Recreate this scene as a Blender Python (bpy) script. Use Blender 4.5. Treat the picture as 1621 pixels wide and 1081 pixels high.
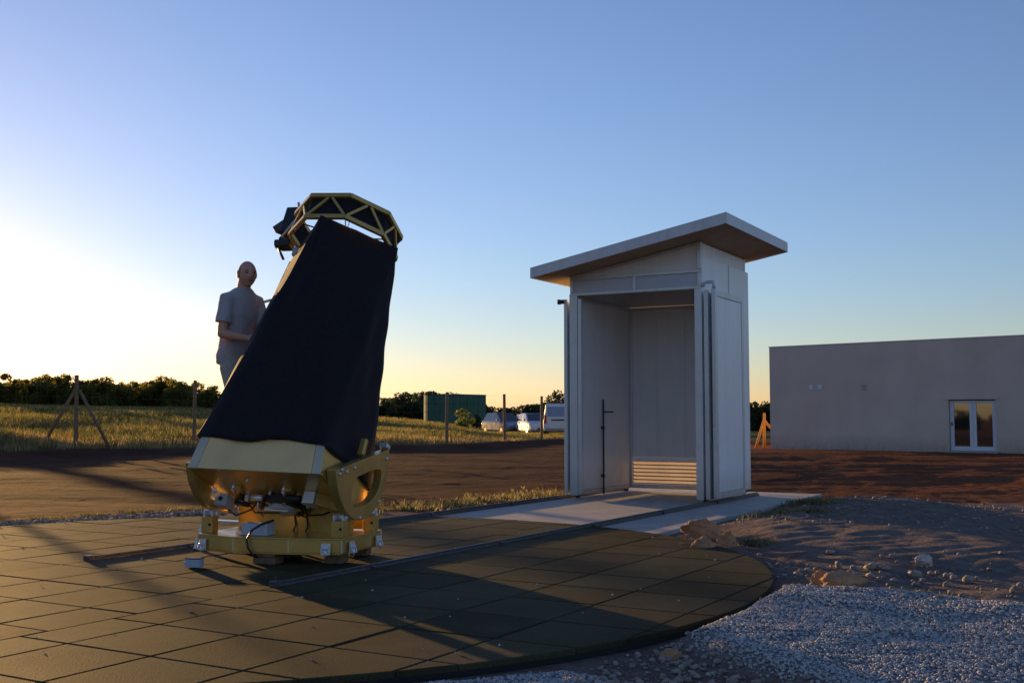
import bpy, bmesh, math, random
import numpy as np
from mathutils import Vector, Matrix
R = math.radians
random.seed(7); rng = np.random.default_rng(7)
scene = bpy.context.scene
for o in list(bpy.data.objects): bpy.data.objects.remove(o)
COL = scene.collection

# ------------------------------------------------------------------ camera, sky, sun, exposure
CAMH = 1.12
cam_d = bpy.data.cameras.new('camera'); cam = bpy.data.objects.new('camera', cam_d); COL.objects.link(cam)
cam.location = (0, 0, CAMH); cam.rotation_euler = (R(90) + math.atan(120.5/1750.0), 0, 0)
cam_d.sensor_width = 36.0; cam_d.lens = 36.0*1750/1621; cam_d.clip_end = 5000; cam_d.clip_start = 0.05
scene.camera = cam

SUN_AZ, SUN_EL = 32.5, 4.2           # degrees left of straight ahead, above the horizon
S = Vector((-math.sin(R(SUN_AZ))*math.cos(R(SUN_EL)), math.cos(R(SUN_AZ))*math.cos(R(SUN_EL)), math.sin(R(SUN_EL))))
world = bpy.data.worlds.new('World'); scene.world = world; world.use_nodes = True
wn = world.node_tree; wn.nodes.clear()
sky = wn.nodes.new('ShaderNodeTexSky'); sky.sky_type = 'NISHITA'; sky.sun_disc = False
sky.sun_elevation = R(SUN_EL); sky.sun_rotation = R(-SUN_AZ); sky.altitude = 50
sky.air_density = 1.0; sky.dust_density = 0.22; sky.ozone_density = 3.2
bg = wn.nodes.new('ShaderNodeBackground'); bg.inputs['Strength'].default_value = 0.15
wo = wn.nodes.new('ShaderNodeOutputWorld')
wb = wn.nodes.new('ShaderNodeMixRGB'); wb.blend_type = 'MULTIPLY'; wb.inputs[0].default_value = 1.0; wb.inputs[2].default_value = (1.06, .92, 1.045, 1)   # the camera's white balance
hsv = wn.nodes.new('ShaderNodeHueSaturation'); hsv.inputs['Saturation'].default_value = .92
wn.links.new(sky.outputs[0], hsv.inputs['Color']); wn.links.new(hsv.outputs[0], wb.inputs[1]); wn.links.new(wb.outputs[0], bg.inputs[0]); wn.links.new(bg.outputs[0], wo.inputs[0])
sun_d = bpy.data.lights.new('sun', 'SUN'); sun_d.energy = 4.8; sun_d.angle = R(0.55); sun_d.color = (1.0, 0.58, 0.20)
sun = bpy.data.objects.new('sun', sun_d); COL.objects.link(sun)
sun.rotation_euler = (-S).to_track_quat('-Z', 'Y').to_euler(); sun.location = (-30, 40, 12)
vs = scene.view_settings
vs.view_transform = 'Standard'; vs.look = 'None'; vs.gamma = 1.0; vs.use_curve_mapping = False; vs.exposure = 0.82
scene.render.resolution_x = 1024; scene.render.resolution_y = 682

# ------------------------------------------------------------------ materials
def mat(name, col, rough=.6, metal=0., var=.12, scale=8., bump=0., bscale=60., col2=None, spec=.5, sheen=0., transl=0., detail=6.):
    m = bpy.data.materials.new(name); m.use_nodes = True
    nt = m.node_tree; n = nt.nodes; l = nt.links
    b = n['Principled BSDF']; b.inputs['Roughness'].default_value = rough; b.inputs['Metallic'].default_value = metal
    b.inputs['Specular IOR Level'].default_value = spec
    if sheen:
        b.inputs['Sheen Weight'].default_value = sheen; b.inputs['Sheen Roughness'].default_value = .4
    tc = n.new('ShaderNodeTexCoord')
    nz = n.new('ShaderNodeTexNoise'); nz.inputs['Scale'].default_value = scale; nz.inputs['Detail'].default_value = detail; nz.inputs['Roughness'].default_value = .6
    l.new(tc.outputs['Object'], nz.inputs['Vector'])
    rp = n.new('ShaderNodeValToRGB'); rp.color_ramp.elements[0].position = .3; rp.color_ramp.elements[1].position = .72
    c = np.array(col); c2 = np.array(col2) if col2 is not None else np.clip(c*(1+var), 0, 1)
    c1 = c*(1-var)
    rp.color_ramp.elements[0].color = (*c1, 1); rp.color_ramp.elements[1].color = (*c2, 1)
    l.new(nz.outputs['Fac'], rp.inputs['Fac']); l.new(rp.outputs['Color'], b.inputs['Base Color'])
    # roughness variation
    mr = n.new('ShaderNodeMapRange'); mr.inputs['To Min'].default_value = max(0, rough-.08); mr.inputs['To Max'].default_value = min(1, rough+.08)
    l.new(nz.outputs['Fac'], mr.inputs['Value']); l.new(mr.outputs[0], b.inputs['Roughness'])
    if bump:
        nb = n.new('ShaderNodeTexNoise'); nb.inputs['Scale'].default_value = bscale; nb.inputs['Detail'].default_value = 5
        l.new(tc.outputs['Object'], nb.inputs['Vector'])
        bp = n.new('ShaderNodeBump'); bp.inputs['Strength'].default_value = bump; bp.inputs['Distance'].default_value = .02
        l.new(nb.outputs['Fac'], bp.inputs['Height']); l.new(bp.outputs[0], b.inputs['Normal'])
    if transl:
        tr = n.new('ShaderNodeBsdfTranslucent'); l.new(rp.outputs['Color'], tr.inputs['Color'])
        mx = n.new('ShaderNodeMixShader'); mx.inputs[0].default_value = transl
        l.new(b.outputs[0], mx.inputs[1]); l.new(tr.outputs[0], mx.inputs[2]); l.new(mx.outputs[0], n['Material Output'].inputs['Surface'])
    return m

M = {}
M['gold'] = mat('gold_anodised', (.62, .415, .125), .32, .60, .12, 6, .04, 200)
M['goldpanel'] = mat('tan_panel', (.86, .60, .27), .42, .25, .09, 4, .03, 200)
M['goldedge'] = mat('raw_edge', (.62, .54, .38), .45, .4, .06)
M['cloth'] = mat('black_cloth', (.014, .012, .016), .80, 0, .3, 30, .15, 220, sheen=.10, spec=.2)
M['blackmetal'] = mat('black_metal', (.018, .018, .022), .5, 0, .2, 20)
M['white_metal'] = mat('bright_metal', (.72, .74, .78), .35, .5, .08, 20)
M['grey_box'] = mat('grey_plastic', (.42, .46, .55), .45, 0, .05, 10)
M['wood'] = mat('block_wood', (.16, .10, .05), .8, 0, .35, 25, .3, 80)
M['post'] = mat('fence_wood', (.22, .14, .08), .85, 0, .35, 14, .4, 60)
M['timber'] = mat('fresh_timber', (.48, .25, .08), .8, 0, .25, 14, .3, 60)
M['wire'] = mat('fence_wire', (.2, .19, .17), .5, .6, .1)
M['cable'] = mat('cable_rubber', (.012, .012, .013), .5, 0, .1)
M['rail'] = mat('rail_steel', (.10, .10, .11), .35, .6, .3, 20, .2, 90)
M['panel'] = mat('white_panel', (.88, .89, .90), .33, 0, .04, 1.2, .02, 20)
M['panelin'] = mat('inner_panel', (.72, .73, .74), .45, 0, .05, 1.5, .03, 20)
M['frame'] = mat('aluminium_frame', (.60, .63, .66), .35, .35, .06, 6)
M['trim'] = mat('roof_fascia', (.62, .64, .67), .35, 0, .05, 3)
M['soffit'] = mat('roof_soffit', (.40, .28, .17), .7, 0, .18, 4, .1, 40)
M['glass_frost'] = mat('frosted_pane', (.48, .52, .62), .3, 0, .04, 3)
M['darkint'] = mat('dark_cavity', (.03, .03, .03), .8)
M['concrete'] = mat('concrete', (.40, .37, .34), .85, 0, .16, 3.5, .25, 90)
M['render'] = mat('wall_render', (.60, .505, .445), .9, 0, .07, .7, .25, 40, detail=10)
M['doorwhite'] = mat('door_white', (.62, .66, .74), .35, 0, .04, 3)
M['tank'] = mat('tank_green', (.065, .14, .10), .85, 0, .15, 1.2, spec=.15)
M['skin'] = mat('skin', (.56, .28, .19), .50, 0, .08, 30)
M['hair'] = mat('hair_stubble', (.27, .16, .115), .8, 0, .1, 60)
M['shirt'] = mat('shirt_grey', (.40, .37, .40), .9, 0, .10, 9, .2, 30, sheen=.1)
M['shorts'] = mat('shorts_khaki', (.36, .34, .30), .9, 0, .1, 12, .2, 40)
M['shoe'] = mat('shoe_dark', (.04, .04, .04), .7)
M['lip'] = mat('lips', (.26, .08, .06), .5)
M['eye'] = mat('eye_dark', (.02, .015, .012), .3)
M['alu'] = mat('ladder_aluminium', (.55, .56, .58), .35, .7, .06)
M['rock'] = mat('rock_ochre', (.40, .22, .115), .9, 0, .35, 7, .6, 22, detail=9)
M['rockgrey'] = mat('rock_pale', (.46, .42, .38), .9, 0, .25, 9, .5, 25)
M['car_white'] = mat('car_paint_white', (.66, .67, .70), .22, 0, .03, 2)
M['car_silver'] = mat('car_paint_silver', (.24, .26, .33), .22, .35, .03, 2)
M['car_dark'] = mat('car_paint_dark', (.05, .03, .035), .2, .2, .1, 2)
M['car_glass'] = mat('car_glass', (.03, .035, .05), .06, 0, .1, 1, spec=.9)
M['tyre'] = mat('tyre', (.02, .02, .02), .8)
M['rim'] = mat('wheel_rim', (.4, .4, .42), .3, .8)
M['redlens'] = mat('tail_lens', (.55, .02, .02), .25)
M['lens'] = mat('lamp_lens', (.7, .7, .72), .15, .2)
M['bark'] = mat('bark', (.10, .075, .05), .9, 0, .3, 6, .4, 30)
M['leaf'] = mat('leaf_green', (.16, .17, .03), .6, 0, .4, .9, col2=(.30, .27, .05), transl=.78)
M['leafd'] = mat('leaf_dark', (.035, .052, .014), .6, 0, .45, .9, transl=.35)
M['leafy'] = mat('leaf_yellow', (.16, .19, .03), .6, 0, .3, 2, transl=.5)
M['grass'] = mat('grass_blades', (.14, .165, .036), .7, 0, .4, .22, col2=(.28, .25, .07), transl=.58)
M['grassdry'] = mat('grass_dry', (.45, .32, .15), .7, 0, .3, .6, transl=.5)
M['weed'] = mat('weed_leaves', (.10, .12, .05), .7, 0, .4, 3, col2=(.30, .26, .12), transl=.4)
M['poppy'] = mat('poppy_petals', (.5, .06, .03), .7, 0, .2, transl=.4)
M['gravel'] = mat('gravel_stone', (.38, .375, .38), .85, 0, .5, 60, col2=(.60, .585, .58))
M['rubble'] = mat('rubble_stone', (.24, .18, .14), .9, 0, .4, 25, .3, 40, col2=(.42, .36, .31))
M['slat'] = mat('louvre_slat', (.82, .77, .70), .5, 0, .05, 3, transl=.6)
M['orange'] = mat('timber_orange', (.55, .27, .06), .8, 0, .2, 14)

def glass_mat(name):
    m = bpy.data.materials.new(name); m.use_nodes = True
    b = m.node_tree.nodes['Principled BSDF']
    b.inputs['Base Color'].default_value = (.02, .025, .022, 1); b.inputs['Roughness'].default_value = .03
    b.inputs['Specular IOR Level'].default_value = 1.0; b.inputs['IOR'].default_value = 2.2
    return m
M['pane'] = glass_mat('window_glass')

def tile_mat():
    m = mat('rubber_tile', (.066, .060, .033), .80, 0, .22, 2.2, 0, spec=.06)
    nt = m.node_tree; n = nt.nodes; l = nt.links; b = n['Principled BSDF']
    rp = [x for x in n if x.type == 'VALTORGB'][0]
    tc = [x for x in n if x.type == 'TEX_COORD'][0]
    geo = n.new('ShaderNodeNewGeometry'); oi = n.new('ShaderNodeObjectInfo')
    sp = n.new('ShaderNodeTexVoronoi'); sp.inputs['Scale'].default_value = 150
    l.new(geo.outputs['Position'], sp.inputs['Vector'])
    hs = n.new('ShaderNodeHueSaturation')
    m1 = n.new('ShaderNodeMapRange'); m1.inputs['To Min'].default_value = .70; m1.inputs['To Max'].default_value = 1.28
    l.new(oi.outputs['Random'], m1.inputs['Value']); l.new(m1.outputs[0], hs.inputs['Value'])
    l.new(rp.outputs['Color'], hs.inputs['Color'])
    mx = n.new('ShaderNodeMixRGB'); mx.blend_type = 'MULTIPLY'; mx.inputs[0].default_value = .55
    l.new(hs.outputs[0], mx.inputs[1]); l.new(sp.outputs['Color'], mx.inputs[2]); l.new(mx.outputs[0], b.inputs['Base Color'])
    # pale dust in broad patches
    nz2 = n.new('ShaderNodeTexNoise'); nz2.inputs['Scale'].default_value = 1.3; nz2.inputs['Detail'].default_value = 8
    l.new(geo.outputs['Position'], nz2.inputs['Vector'])
    mr = n.new('ShaderNodeMapRange'); mr.inputs['From Min'].default_value = .45; mr.inputs['From Max'].default_value = .75; mr.inputs['To Max'].default_value = .5
    l.new(nz2.outputs['Fac'], mr.inputs['Value'])
    mx2 = n.new('ShaderNodeMixRGB'); mx2.inputs[2].default_value = (.088, .076, .050, 1)
    l.new(mr.outputs[0], mx2.inputs[0]); l.new(mx.outputs[0], mx2.inputs[1]); l.new(mx2.outputs[0], b.inputs['Base Color'])
    bp = n.new('ShaderNodeBump'); bp.inputs['Strength'].default_value = .35; bp.inputs['Distance'].default_value = .004
    l.new(sp.outputs['Distance'], bp.inputs['Height']); l.new(bp.outputs[0], b.inputs['Normal'])
    return m
M['tile'] = tile_mat()
def weather(m, streak=.12, dirt=.5, dirt_h=.45, dirt_col=(.22, .15, .11), sx=9.):
    nt = m.node_tree; n = nt.nodes; l = nt.links; b = n['Principled BSDF']; src = b.inputs['Base Color'].links[0].from_socket
    tc = n.new('ShaderNodeTexCoord'); mp_ = n.new('ShaderNodeMapping'); mp_.inputs['Scale'].default_value = (sx, sx, .45); l.new(tc.outputs['Object'], mp_.inputs[0])
    nz = n.new('ShaderNodeTexNoise'); nz.inputs['Scale'].default_value = 1.0; nz.inputs['Detail'].default_value = 7; l.new(mp_.outputs[0], nz.inputs[0])
    r = n.new('ShaderNodeMapRange'); r.inputs['From Min'].default_value = .45; r.inputs['From Max'].default_value = .75; r.inputs['To Max'].default_value = streak; l.new(nz.outputs['Fac'], r.inputs['Value'])
    m1 = n.new('ShaderNodeMixRGB'); m1.inputs[2].default_value = (*[c*.8 for c in dirt_col], 1); l.new(r.outputs[0], m1.inputs[0]); l.new(src, m1.inputs[1])
    sp = n.new('ShaderNodeSeparateXYZ'); l.new(tc.outputs['Object'], sp.inputs[0])
    n2 = n.new('ShaderNodeTexNoise'); n2.inputs['Scale'].default_value = 6; n2.inputs['Detail'].default_value = 8; l.new(tc.outputs['Object'], n2.inputs[0])
    hh = n.new('ShaderNodeMapRange'); hh.inputs['From Min'].default_value = dirt_h; hh.inputs['From Max'].default_value = 0; hh.inputs['To Max'].default_value = 1; l.new(sp.outputs['Z'], hh.inputs['Value'])
    mu = n.new('ShaderNodeMath'); mu.operation = 'MULTIPLY'; l.new(hh.outputs[0], mu.inputs[0]); l.new(n2.outputs['Fac'], mu.inputs[1])
    m3 = n.new('ShaderNodeMath'); m3.operation = 'MULTIPLY'; m3.inputs[1].default_value = dirt; l.new(mu.outputs[0], m3.inputs[0])
    m2 = n.new('ShaderNodeMixRGB'); m2.inputs[2].default_value = (*dirt_col, 1); l.new(m3.outputs[0], m2.inputs[0]); l.new(m1.outputs[0], m2.inputs[1]); l.new(m2.outputs[0], b.inputs['Base Color'])
weather(M['panel'], .10, .9); weather(M['panelin'], .09, .8); weather(M['frame'], .18, .8); weather(M['trim'], .15, 0)
weather(M['render'], .11, .9, .55, (.26, .17, .12), 1.1); weather(M['concrete'], .2, 0, .1, (.2, .15, .12), 2.)
M['tilebase'] = mat('rubber_edge', (.012, .012, .012), .8, 0, .2, 20)

# ------------------------------------------------------------------ mesh helpers
class MB:
    def __init__(s, T=None): s.v = []; s.f = []; s.mi = []; s.T = T
    def add(s, vs, fs, mi=0):
        k = len(s.v)
        for p in vs:
            p = Vector(p); s.v.append(tuple(s.T @ p) if s.T else tuple(p))
        for f in fs: s.f.append(tuple(i+k for i in f)); s.mi.append(mi)
        return s
    def box(s, x0, x1, y0, y1, z0, z1, mi=0):
        return s.add([(x0,y0,z0),(x1,y0,z0),(x1,y1,z0),(x0,y1,z0),(x0,y0,z1),(x1,y0,z1),(x1,y1,z1),(x0,y1,z1)],
                     [(0,3,2,1),(4,5,6,7),(0,1,5,4),(1,2,6,5),(2,3,7,6),(3,0,4,7)], mi)
    def hexa(s, b, t, mi=0):   # two quads
        return s.add(list(b)+list(t), [(0,3,2,1),(4,5,6,7),(0,1,5,4),(1,2,6,5),(2,3,7,6),(3,0,4,7)], mi)
    def bar(s, p, q, w, h, up=(0,0,1), mi=0):
        p = Vector(p); q = Vector(q); d = (q-p).normalized(); up = Vector(up)
        x = d.cross(up)
        if x.length < 1e-4: x = d.cross(Vector((1,0,0)))
        x.normalize(); y = x.cross(d).normalized(); x *= w/2; y *= h/2
        return s.hexa([p-x-y, p+x-y, p+x+y, p-x+y], [q-x-y, q+x-y, q+x+y, q-x+y], mi)
    def tube(s, pts, r, n=8, mi=0, cap=True):
        pts = [Vector(p) for p in pts]; rr = r if isinstance(r, (list, tuple)) else [r]*len(pts)
        k0 = []; vs = []; fs = []; prev = None
        for i, p in enumerate(pts):
            d = (pts[min(i+1, len(pts)-1)] - pts[max(i-1, 0)]).normalized()
            a = prev if prev else d.orthogonal()
            x = (a - d*a.dot(d)).normalized(); y = d.cross(x); prev = x
            for j in range(n):
                t = 2*math.pi*j/n; vs.append(p + x*(rr[i]*math.cos(t)) + y*(rr[i]*math.sin(t)))
        for i in range(len(pts)-1):
            for j in range(n): fs.append((i*n+j, i*n+(j+1) % n, (i+1)*n+(j+1) % n, (i+1)*n+j))
        if cap: fs.append(tuple(range(n-1, -1, -1))); fs.append(tuple((len(pts)-1)*n+j for j in range(n)))
        return s.add(vs, fs, mi)
    def prism(s, poly, z0, z1, mi=0):     # poly xy, extruded in z
        n = len(poly)
        return s.add([(x,y,z0) for x,y in poly]+[(x,y,z1) for x,y in poly],
                     [tuple(range(n-1,-1,-1)), tuple(range(n,2*n))]+[(i,(i+1)%n,n+(i+1)%n,n+i) for i in range(n)], mi)
    def prismx(s, poly, x0, x1, mi=0):    # poly (y,z), extruded in x
        n = len(poly)
        return s.add([(x0,y,z) for y,z in poly]+[(x1,y,z) for y,z in poly],
                     [tuple(range(n-1,-1,-1)), tuple(range(n,2*n))]+[(i,(i+1)%n,n+(i+1)%n,n+i) for i in range(n)], mi)
    def build(s, name, m, parent=None, smooth=False, bevel=0, seg=2):
        me = bpy.data.meshes.new(name); me.from_pydata(s.v, [], s.f)
        ms = m if isinstance(m, (list, tuple)) else [m]
        for k in ms: me.materials.append(M[k] if isinstance(k, str) else k)
        if len(ms) > 1: me.polygons.foreach_set('material_index', s.mi)
        bm = bmesh.new(); bm.from_mesh(me); bmesh.ops.recalc_face_normals(bm, faces=bm.faces); bm.to_mesh(me); bm.free()
        if smooth: me.polygons.foreach_set('use_smooth', [True]*len(me.polygons))
        o = bpy.data.objects.new(name, me); COL.objects.link(o)
        if parent: o.parent = parent
        if bevel:
            b = o.modifiers.new('bevel', 'BEVEL'); b.width = bevel; b.segments = seg; b.limit_method = 'ANGLE'; b.angle_limit = R(40)
        return o
def empty(name, loc, rz=0):
    o = bpy.data.objects.new(name, None); COL.objects.link(o); o.location = loc; o.rotation_euler = (0,0,rz); o.empty_display_size = .2; return o
def tag(o, label=None, cat=None, group=None, kind=None):
    if label: o['label'] = label
    if cat: o['category'] = cat
    if group: o['group'] = group
    if kind: o['kind'] = kind
    return o
def copy_tree(o, parent=None):
    c = o.copy(); COL.objects.link(c); c.parent = parent
    for ch in list(o.children): copy_tree(ch, c)
    return c
def mesh_np(name, V, F, m, smooth=False, parent=None, mi=None):
    """V (n,3), F (m,k) numpy"""
    me = bpy.data.meshes.new(name); n = len(V); k = F.shape[1]; nf = len(F)
    me.vertices.add(n); me.vertices.foreach_set('co', np.ascontiguousarray(V, np.float32).ravel())
    me.loops.add(nf*k); me.loops.foreach_set('vertex_index', np.ascontiguousarray(F, np.int32).ravel())
    me.polygons.add(nf); me.polygons.foreach_set('loop_start', np.arange(0, nf*k, k, dtype=np.int32)); me.polygons.foreach_set('loop_total', np.full(nf, k, np.int32))
    me.update(calc_edges=True)
    for q in (m if isinstance(m, (list, tuple)) else [m]): me.materials.append(M[q] if isinstance(q, str) else q)
    if mi is not None: me.polygons.foreach_set('material_index', np.ascontiguousarray(mi, np.int32))
    if smooth: me.polygons.foreach_set('use_smooth', np.ones(nf, bool))
    me.update()
    o = bpy.data.objects.new(name, me); COL.objects.link(o)
    if parent: o.parent = parent
    return o

# pixel of the photograph -> point on the level plane z (directions only; the distance comes from the plane touched)
PC, PS = math.cos(math.atan(120.5/1750)), math.sin(math.atan(120.5/1750))
def px(x, y, z=0.0):
    a = (x-810.5)/1750; b = -(y-540.5)/1750
    d = Vector((a, PC-b*PS, PS+b*PC)); t = (z-CAMH)/d.z
    return Vector((0,0,CAMH)) + d*t

# value noise in numpy
def vnoise(x, y, seed=0):
    xi = np.floor(x).astype(np.int64); yi = np.floor(y).astype(np.int64); xf = x-xi; yf = y-yi
    def hsh(a, b):
        h = (a*374761393 + b*668265263 + seed*982451653) & 0x7fffffff
        h = ((h ^ (h >> 13))*1274126177) & 0x7fffffff
        return ((h ^ (h >> 16)) & 0xffff)/65535.0
    u = xf*xf*(3-2*xf); v = yf*yf*(3-2*yf)
    return (hsh(xi,yi)*(1-u)+hsh(xi+1,yi)*u)*(1-v) + (hsh(xi,yi+1)*(1-u)+hsh(xi+1,yi+1)*u)*v
def fbm(x, y, o=4, seed=0):
    s = 0; a = 1; t = 0
    for k in range(o): s = s + a*vnoise(x*2**k, y*2**k, seed+k); t += a; a *= .5
    return s/t
def sstep(a, b, x): t = np.clip((x-a)/(b-a), 0, 1); return t*t*(3-2*t)

# ------------------------------------------------------------------ terrain
CX, CY, CR = -2.21, 8.78, 4.15                 # centre and radius of the rubber pad
SH_O = Vector((.842, 15.706, 0)); SH_A = R(-29.5)
SU = Vector((math.cos(SH_A), math.sin(SH_A), 0)); SV = Vector((-math.sin(SH_A), math.cos(SH_A), 0))
def poly_mask(X, Y, poly, soft):
    """signed distance to polygon -> soft mask"""
    ins = np.zeros(X.shape, bool); dmin = np.full(X.shape, 1e9)
    n = len(poly)
    for i in range(n):
        x0, y0 = poly[i]; x1, y1 = poly[(i+1) % n]
        c = ((y0 > Y) != (y1 > Y)) & (X < (x1-x0)*(Y-y0)/((y1-y0) if y1 != y0 else 1e-9)+x0); ins ^= c
        dx, dy = x1-x0, y1-y0; t = np.clip(((X-x0)*dx+(Y-y0)*dy)/(dx*dx+dy*dy+1e-12), 0, 1)
        dmin = np.minimum(dmin, np.hypot(X-x0-t*dx, Y-y0-t*dy))
    sd = np.where(ins, dmin, -dmin)
    return sstep(-soft, soft, sd)
GRAV1 = [tuple(px(*q)[:2]) for q in ((1205,938),(1240,926),(1340,929),(1480,940),(1621,956))] + [Vector((4.6,6.2)), Vector((5.2,4.0)), Vector((1.9,3.6))] + [tuple(px(*q)[:2]) for q in ((1290,1081),(1190,1050),(1120,1022),(1090,1002),(1150,975))]
GRAV2 = [tuple(px(*q)[:2]) for q in ((560,1081),(690,1066),(800,1055),(900,1049),(960,1062),(1000,1085))] + [Vector((.5,3.8)), Vector((-1.2,3.8))]
GRAV1 = [(p[0], p[1]) for p in GRAV1]; GRAV2 = [(p[0], p[1]) for p in GRAV2]
def fence_y(X):   # where the fence runs
    return np.interp(X, [-40,-23,-17.7,-14.1,-11.7,-2.6,-.3,1.4,9], [26,29,31.4,35.9,40.5,43.8,49.3,54.0,72])
def shed_uv(X, Y): return (X-SH_O.x)*SU.x+(Y-SH_O.y)*SU.y, (X-SH_O.x)*SV.x+(Y-SH_O.y)*SV.y
def height(X, Y, fine=True):
    X = np.asarray(X, float); Y = np.asarray(Y, float)
    rad = np.hypot(X-CX, Y-CY); u, v = shed_uv(X, Y)
    z = np.full(X.shape, -.05)
    flat = np.maximum(sstep(CR+.15, CR-.25, rad), sstep(.2, -.1, np.maximum(np.maximum(-.35-u, u-2.85), np.maximum(-5-v, v-2.75))))
    d = 0.05*(fbm(X*.35, Y*.35, 4, 3)-.5)+.03*(fbm(X*1.7, Y*1.7, 4, 11)-.5)
    # rough soil to the right
    rs = sstep(1.2, 2.4, X-.12*(Y-8))*sstep(22, 17, Y-.2*X)*sstep(4.5, 6.0, Y)
    d += rs*(.07*(fbm(X*.5, Y*.5, 3, 21)-.35)+.045*(fbm(X*3.5, Y*3.5, 4, 23)-.5))
    # mound of grey soil with tyre marks
    mp = [tuple(px(*q)[:2]) for q in ((1190,850),(1230,800),(1330,785),(1440,789),(1520,806),(1640,862),(1660,900),(1480,890),(1330,880))]
    mm = poly_mask(X, Y, mp, .45)
    tr = np.sin((X*-.45+Y*.89)*24.0+3.0*fbm(X*.5, Y*.5, 2, 5))
    d += .10*np.exp(-((X-4.9)/.5)**2-((Y-12.9)/.28)**2)
    d += mm*(.09+.005*tr*sstep(.3,.5,fbm(X*.5,Y*.5,2,71)))
    # churned road banks beyond the mound
    bk = sstep(17, 20, Y-.1*X)*sstep(42, 34, Y+.1*X)*sstep(1.5, 6, X)
    d += bk*(.055*np.sin((Y+.12*X+1.2*fbm(X*.15, Y*.15, 2, 31))*1.15)+.11*(fbm(X*.9, Y*2.4, 4, 33)-.5))
    # road ruts on the left
    rl = sstep(13.5, 15, Y+.25*X)*sstep(0, -3, Y-fence_y(X)+2.0)*sstep(6, 1, X)
    d += rl*(.014*np.sin((Y+.22*X)*1.6)+.022*(fbm(X*.25, Y*1.2, 3, 41)-.5) - .05)
    # gravel
    g1 = poly_mask(X, Y, GRAV1, .10); g2 = poly_mask(X, Y, GRAV2, .08)
    d += g1*(.055+.05*(fbm(X*.9, Y*.9, 3, 51)-.5)) + g2*(.02+.03*(fbm(X*1.4, Y*1.4, 3, 53)-.5))
    # rubble strip between
    d += sstep(.9, 0, np.abs(rad-CR-.35))*sstep(CR-.05, CR+.1, rad)*.03*(fbm(X*6, Y*6, 3, 61)-.4)
    # bank along the fence and the rising field
    fy = fence_y(X); q = Y-fy
    d += .13*sstep(-4.5, -.8, q)*sstep(14, 4, X)*(1+.4*(fbm(X*.3, Y*.3, 3, 81)-.5))
    d += .38*np.exp(-((X+16.5)/1.9)**2-((Y-35.6)/1.5)**2)
    ratio = X/np.maximum(Y, 1)
    top = np.interp(ratio, [-.7,-.45,-.30,-.16,-.07,0,.05,.2], [1.9,1.75,1.5,.9,.45,-.15,-.2,.2])
    d += top*sstep(0, 62, q)*sstep(12, 60, Y) + .12*(fbm(X*.08, Y*.08, 3, 91)-.5)*sstep(0, 10, q)
    return z + d*(1-flat) - .02*flat
def axis(lo, dense0, dense1, hi, step, gr):
    a = list(np.arange(dense0, dense1, step)); s = step; x = a[-1]
    while x < hi: s = min(s*gr, 60); x += s; a.append(x)
    s = step; x = dense0; b = []
    while x > lo: s = min(s*gr, 60); x -= s; b.append(x)
    return np.array(b[::-1]+a)
xs = axis(-900, -7.5, 8.0, 900, .055, 1.045); ys = axis(-600, 3.6, 22, 1600, .055, 1.03)
GX, GY = np.meshgrid(xs, ys); GZ = height(GX, GY)
nx, ny = len(xs), len(ys)
idx = np.arange(nx*ny).reshape(ny, nx)
F = np.stack([idx[:-1,:-1], idx[:-1,1:], idx[1:,1:], idx[1:,:-1]], -1).reshape(-1, 4)
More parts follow.
